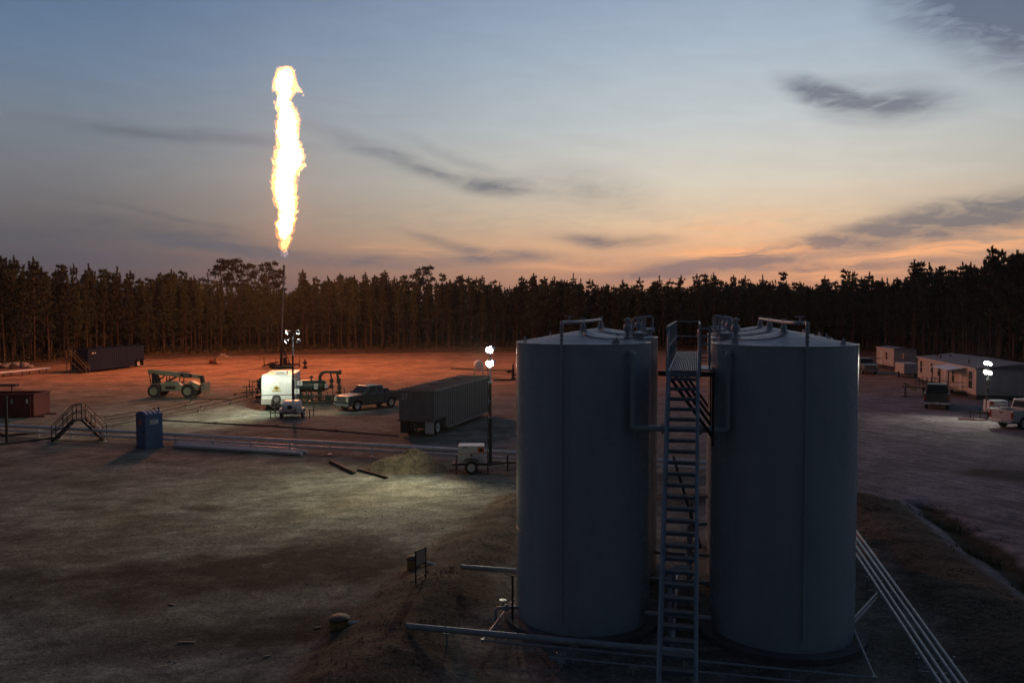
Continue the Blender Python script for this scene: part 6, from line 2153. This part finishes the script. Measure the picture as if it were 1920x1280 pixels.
def office():
    near, far = at(1829.6, 748.8), at(1720.6, 714.8)
    d = far - near
    L = d.length
    ang = math.atan2(d.y, d.x)
    t = thing('office_trailer', 'long double-wide office trailer with pale siding and a covered porch on the right', 'office trailer', near, ang - math.pi / 2)
    # local: y along the long wall (0 near, L far), x to the right (into the trailer), left wall at x=0
    W, z0, H = 7.4, 0.42, 2.85
    MB().box((W / 2, L / 2, (z0 + H) / 2), (W, L, H - z0)).build('wall', M['siding'], t)
    MB().box((W / 2, L / 2, z0 / 2 - 0.02), (W - 0.1, L - 0.1, z0 + 0.02)).build('skirting', M['skirt'], t)
    rf = MB().prism([(-0.16, H + 0.003), (W + 0.16, H + 0.003), (W + 0.16, H + 0.09), (W / 2, H + 0.55), (-0.16, H + 0.09)], -0.15, L + 0.15).build('roof', M['shingle'], t)
    MB().box((-0.17, L / 2, H + 0.045), (0.03, L + 0.3, 0.12)).build('fascia', M['white'], rf)
    for y, x in ((L - 3.0, 1.3), (L - 5.6, 0.9), (L - 4.6, 2.2), (L * 0.3, 1.2)):
        MB().cyl((x, y, H + 0.15), (x, y, H + 0.60), 0.07, n=10).build('roof_vent', M['black'], rf)
    for k in range(9):
        y = L * (k + 1) / 10
        MB().box((-0.004, y, (z0 + H) / 2), (0.008, 0.05, H - z0 - 0.04)).build('siding_batten', M['siding'], t)
    for s, w, h, z in ((1.5, 0.8, 1.4, 1.85), (5.7, 0.7, 1.1, 2.0), (8.3, 0.75, 1.3, 1.9), (13.2, 0.8, 1.5, 1.8), (18.5, 1.1, 1.7, 1.75)):
        window_unit(t, (0, L * (1 - s / 20), z), w, h, 'x', -1)
    dr = MB().box((-0.025, L * (1 - 10.6 / 20), 1.48), (0.06, 0.95, 2.05)).build('door', M['white'], t, 0.01)
    MB().box((-0.065, L * (1 - 10.6 / 20) - 0.35, 1.4), (0.05, 0.05, 0.12)).build('handle', M['black'], dr)
    dr2 = MB().box((-0.025, L * (1 - 15.6 / 20), 1.48), (0.06, 0.95, 2.05)).build('door', M['white'], t, 0.01)
    MB().box((-0.065, L * (1 - 15.6 / 20) - 0.35, 1.4), (0.05, 0.05, 0.12)).build('handle', M['black'], dr2)
    # air conditioner on the near end and window
    MB().box((2.4, -0.18, 1.5), (0.8, 0.36, 1.5)).build('air_conditioner', M['siding'], t, 0.02)
    window_unit(t, (5.6, 0, 1.8), 1.1, 1.1, 'y', -1)
    MB().box((3.7, -0.012, 1.6), (0.05, 0.02, 2.3)).build('join_strip', M['white'], t)
    # porch
    ya, yb_ = L * (1 - 17.2 / 20), L * (1 - 11.6 / 20)
    pr = thing_child('porch', t, (0, 0, 0), 0)
    MB().box((-0.9, (ya + yb_) / 2, 0.5), (1.7, yb_ - ya, 0.08)).build('deck', M['wood'], pr)
    MB().add([(0, ya, 2.75), (0, yb_, 2.75), (-1.7, yb_, 2.5), (-1.7, ya, 2.5), (0, ya, 2.82), (0, yb_, 2.82), (-1.7, yb_, 2.57), (-1.7, ya, 2.57)],
             [(0, 1, 2, 3), (4, 7, 6, 5), (0, 4, 5, 1), (1, 5, 6, 2), (2, 6, 7, 3), (3, 7, 4, 0)]).build('awning', M['whitepipe'], pr)
    for y in (ya + 0.1, (ya + yb_) / 2, yb_ - 0.1):
        MB().bar((-1.6, y, 0), (-1.6, y, 2.51), 0.09, 0.09).build('awning_post', M['black'], pr)
    for z in (0.95, 1.35):
        MB().bar((-1.6, ya, z), (-1.6, yb_, z), 0.05, 0.05).build('porch_rail', M['black'], pr)
        MB().bar((-1.6, ya, z), (-0.1, ya, z), 0.05, 0.05).build('porch_rail', M['black'], pr)
    # ramp and rail beyond the porch
    MB().bar((-1.5, yb_, 0.45), (-1.5, yb_ + 4.2, 0.06), 1.2, 0.06).build('ramp', M['wood'], pr)
    for xx in (-2.1, -0.9):
        MB().bar((xx, yb_, 1.4), (xx, yb_ + 4.2, 1.0), 0.05, 0.05).build('ramp_rail', M['black'], pr)
        MB().bar((xx, yb_, 0.95), (xx, yb_ + 4.2, 0.55), 0.05, 0.05).build('ramp_rail', M['black'], pr)
        for k in (0.0, 1.4, 2.8, 4.2):
            MB().bar((xx, yb_ + k, 0), (xx, yb_ + k, 1.4 - 0.4 * k / 4.2), 0.05, 0.05).build('rail_post', M['black'], pr)
    return t, L


office()


def cabin(label, nearc, farc, W, H, name='site_cabin'):
    d = farc - nearc
    L = d.length
    t = thing(name, label, 'site cabin', nearc, math.atan2(d.y, d.x) - math.pi / 2)
    z0 = 0.55
    MB().box((W / 2, L / 2, (z0 + H) / 2), (W, L, H - z0)).build('wall', M['siding'], t)
    MB().box((W / 2, L / 2, z0 / 2), (W - 0.3, L - 0.3, z0)).build('skirting', M['skirt'], t)
    rf = MB().prism([(-0.1, H + 0.003), (W + 0.1, H + 0.003), (W + 0.1, H + 0.06), (W / 2, H + 0.24), (-0.1, H + 0.06)], -0.1, L + 0.1).build('roof', M['shingle'], t)
    MB().box((-0.112, L / 2, H + 0.03), (0.02, L + 0.2, 0.1)).build('fascia', M['white'], rf)
    window_unit(t, (0, L * 0.40, 1.9), 0.7, 1.1, 'x', -1)
    dr = MB().box((-0.025, L * 0.68, 1.6), (0.06, 0.85, 2.0)).build('door', M['white'], t)
    MB().box((-0.06, L * 0.68 - 0.3, 1.55), (0.05, 0.05, 0.1)).build('handle', M['black'], dr)
    st = thing_child('door_step', t, (-0.6, L * 0.68, 0), 0)
    MB().box((0, 0, 0.27), (1.1, 1.2, 0.5)).build('step', M['wood'], st)
    for s in (-1, 1):
        MB().bar((-0.5, s * 0.58, 0), (-0.5, s * 0.58, 1.4), 0.05, 0.05).build('rail_post', M['black'], st)
        MB().bar((-0.5, s * 0.58, 1.4), (0.5, s * 0.58, 1.4), 0.05, 0.05).build('hand_rail', M['black'], st)
    ac = MB().box((W / 2, -0.16, 2.0), (0.6, 0.32, 0.7)).build('air_conditioner', M['siding'], t, 0.02)
    MB().cyl((W * 0.4, L * 0.15, H + 0.15), (W * 0.4, L * 0.15, H + 0.5), 0.05, n=8).build('roof_vent', M['black'], rf)


cabin('small white site cabin with dark roof near the pale pickup', at(1675.6, 694.5), at(1643, 688), 3.0, 2.95)

p = at(1709, 708)
t = thing('box_trailer', 'small box trailer standing between the small cabin and the office trailer', 'trailer', (p.x, p.y, 0), R(-6))
MB().box((0, 1.5, 1.12), (1.9, 3.2, 1.3)).build('box', M['siding'], t, 0.03)
for s in (-1, 1):
    wheel(t, (s * 1.05, 1.6, 0.33), 0.33, 0.2, M['alum']).rotation_euler = (0, 0, R(90))
MB().box((0, 1.5, 0.42), (1.6, 3.4, 0.1)).build('chassis', M['black'], t)
MB().bar((0, 0, 0.42), (0, -1.1, 0.42), 0.08, 0.08).build('drawbar', M['black'], t)
MB().cyl((0, -1.0, 0), (0, -1.0, 0.7), 0.04, n=8).build('jockey_leg', M['black'], t)

p = at(1713, 745)
t = thing('site_barrier', 'low trestle with yellow boards standing left of the dark pickup', 'barrier', (p.x, p.y, 0), R(-12))
for x in (-0.75, 0.9):
    for s in (-1, 1):
        MB().bar((x, s * 0.35, 0), (x, 0, 1.1), 0.06, 0.06).build('leg', M['black'], t)
MB().bar((-1.1, 0, 1.05), (1.3, 0, 1.0), 0.08, 0.14).build('rail', M['wood'], t)
MB().bar((-1.0, -0.3, 1.45), (0.1, -0.36, 0.75), 0.05, 0.18).build('board', M['yellow'], t)
MB().bar((-1.1, 0.3, 0.12), (1.1, -0.2, 0.12), 0.08, 0.1).build('foot_rail', M['wood'], t)
p = at(1826, 789)
t = thing('tow_frame', 'low rust-brown frame lying on the gravel left of the white pickup', 'steel frame', (p.x, p.y, 0), R(-20))
MB().bar((-1.0, 0, 0.08), (0.9, 0.1, 0.08), 0.08, 0.08).build('rail', M['redbin'], t)
MB().bar((-1.0, 0.6, 0.08), (0.9, 0.1, 0.08), 0.08, 0.08).build('rail', M['redbin'], t)
MB().bar((0.0, 0.1, 0.05), (0.0, 0.1, 0.75), 0.05, 0.05).build('upright', M['black'], t)

# ------------------------------------------------------------------ thin haze volume, added for the glow round flame and lamps
def air():
    x0, x1, y0, y1, z0, z1 = -2100, 2100, -1500, 3200, -2.2, 47.0
    o = MB().box(((x0 + x1) / 2, (y0 + y1) / 2, (z0 + z1) / 2), (x1 - x0, y1 - y0, z1 - z0)).build('haze', None, smooth=0)
    m = bpy.data.materials.new('halo_haze')
    m.use_nodes = True
    N = NT(m.node_tree)
    N.n.clear()
    out = N.node('ShaderNodeOutputMaterial')
    v = N.node('ShaderNodeVolumePrincipled')
    v.inputs['Color'].default_value = (0.9, 0.92, 0.95, 1)
    v.inputs['Density'].default_value = HAZE
    v.inputs['Anisotropy'].default_value = 0.75
    N.l.new(v.outputs[0], out.inputs['Volume'])
    o.data.materials.append(m)
    tag(o, 'thin haze added over the pad for the glow round the lights', None, kind='stuff')


HAZE = 0.00011
air()
print('script built', len(bpy.data.objects), 'objects')
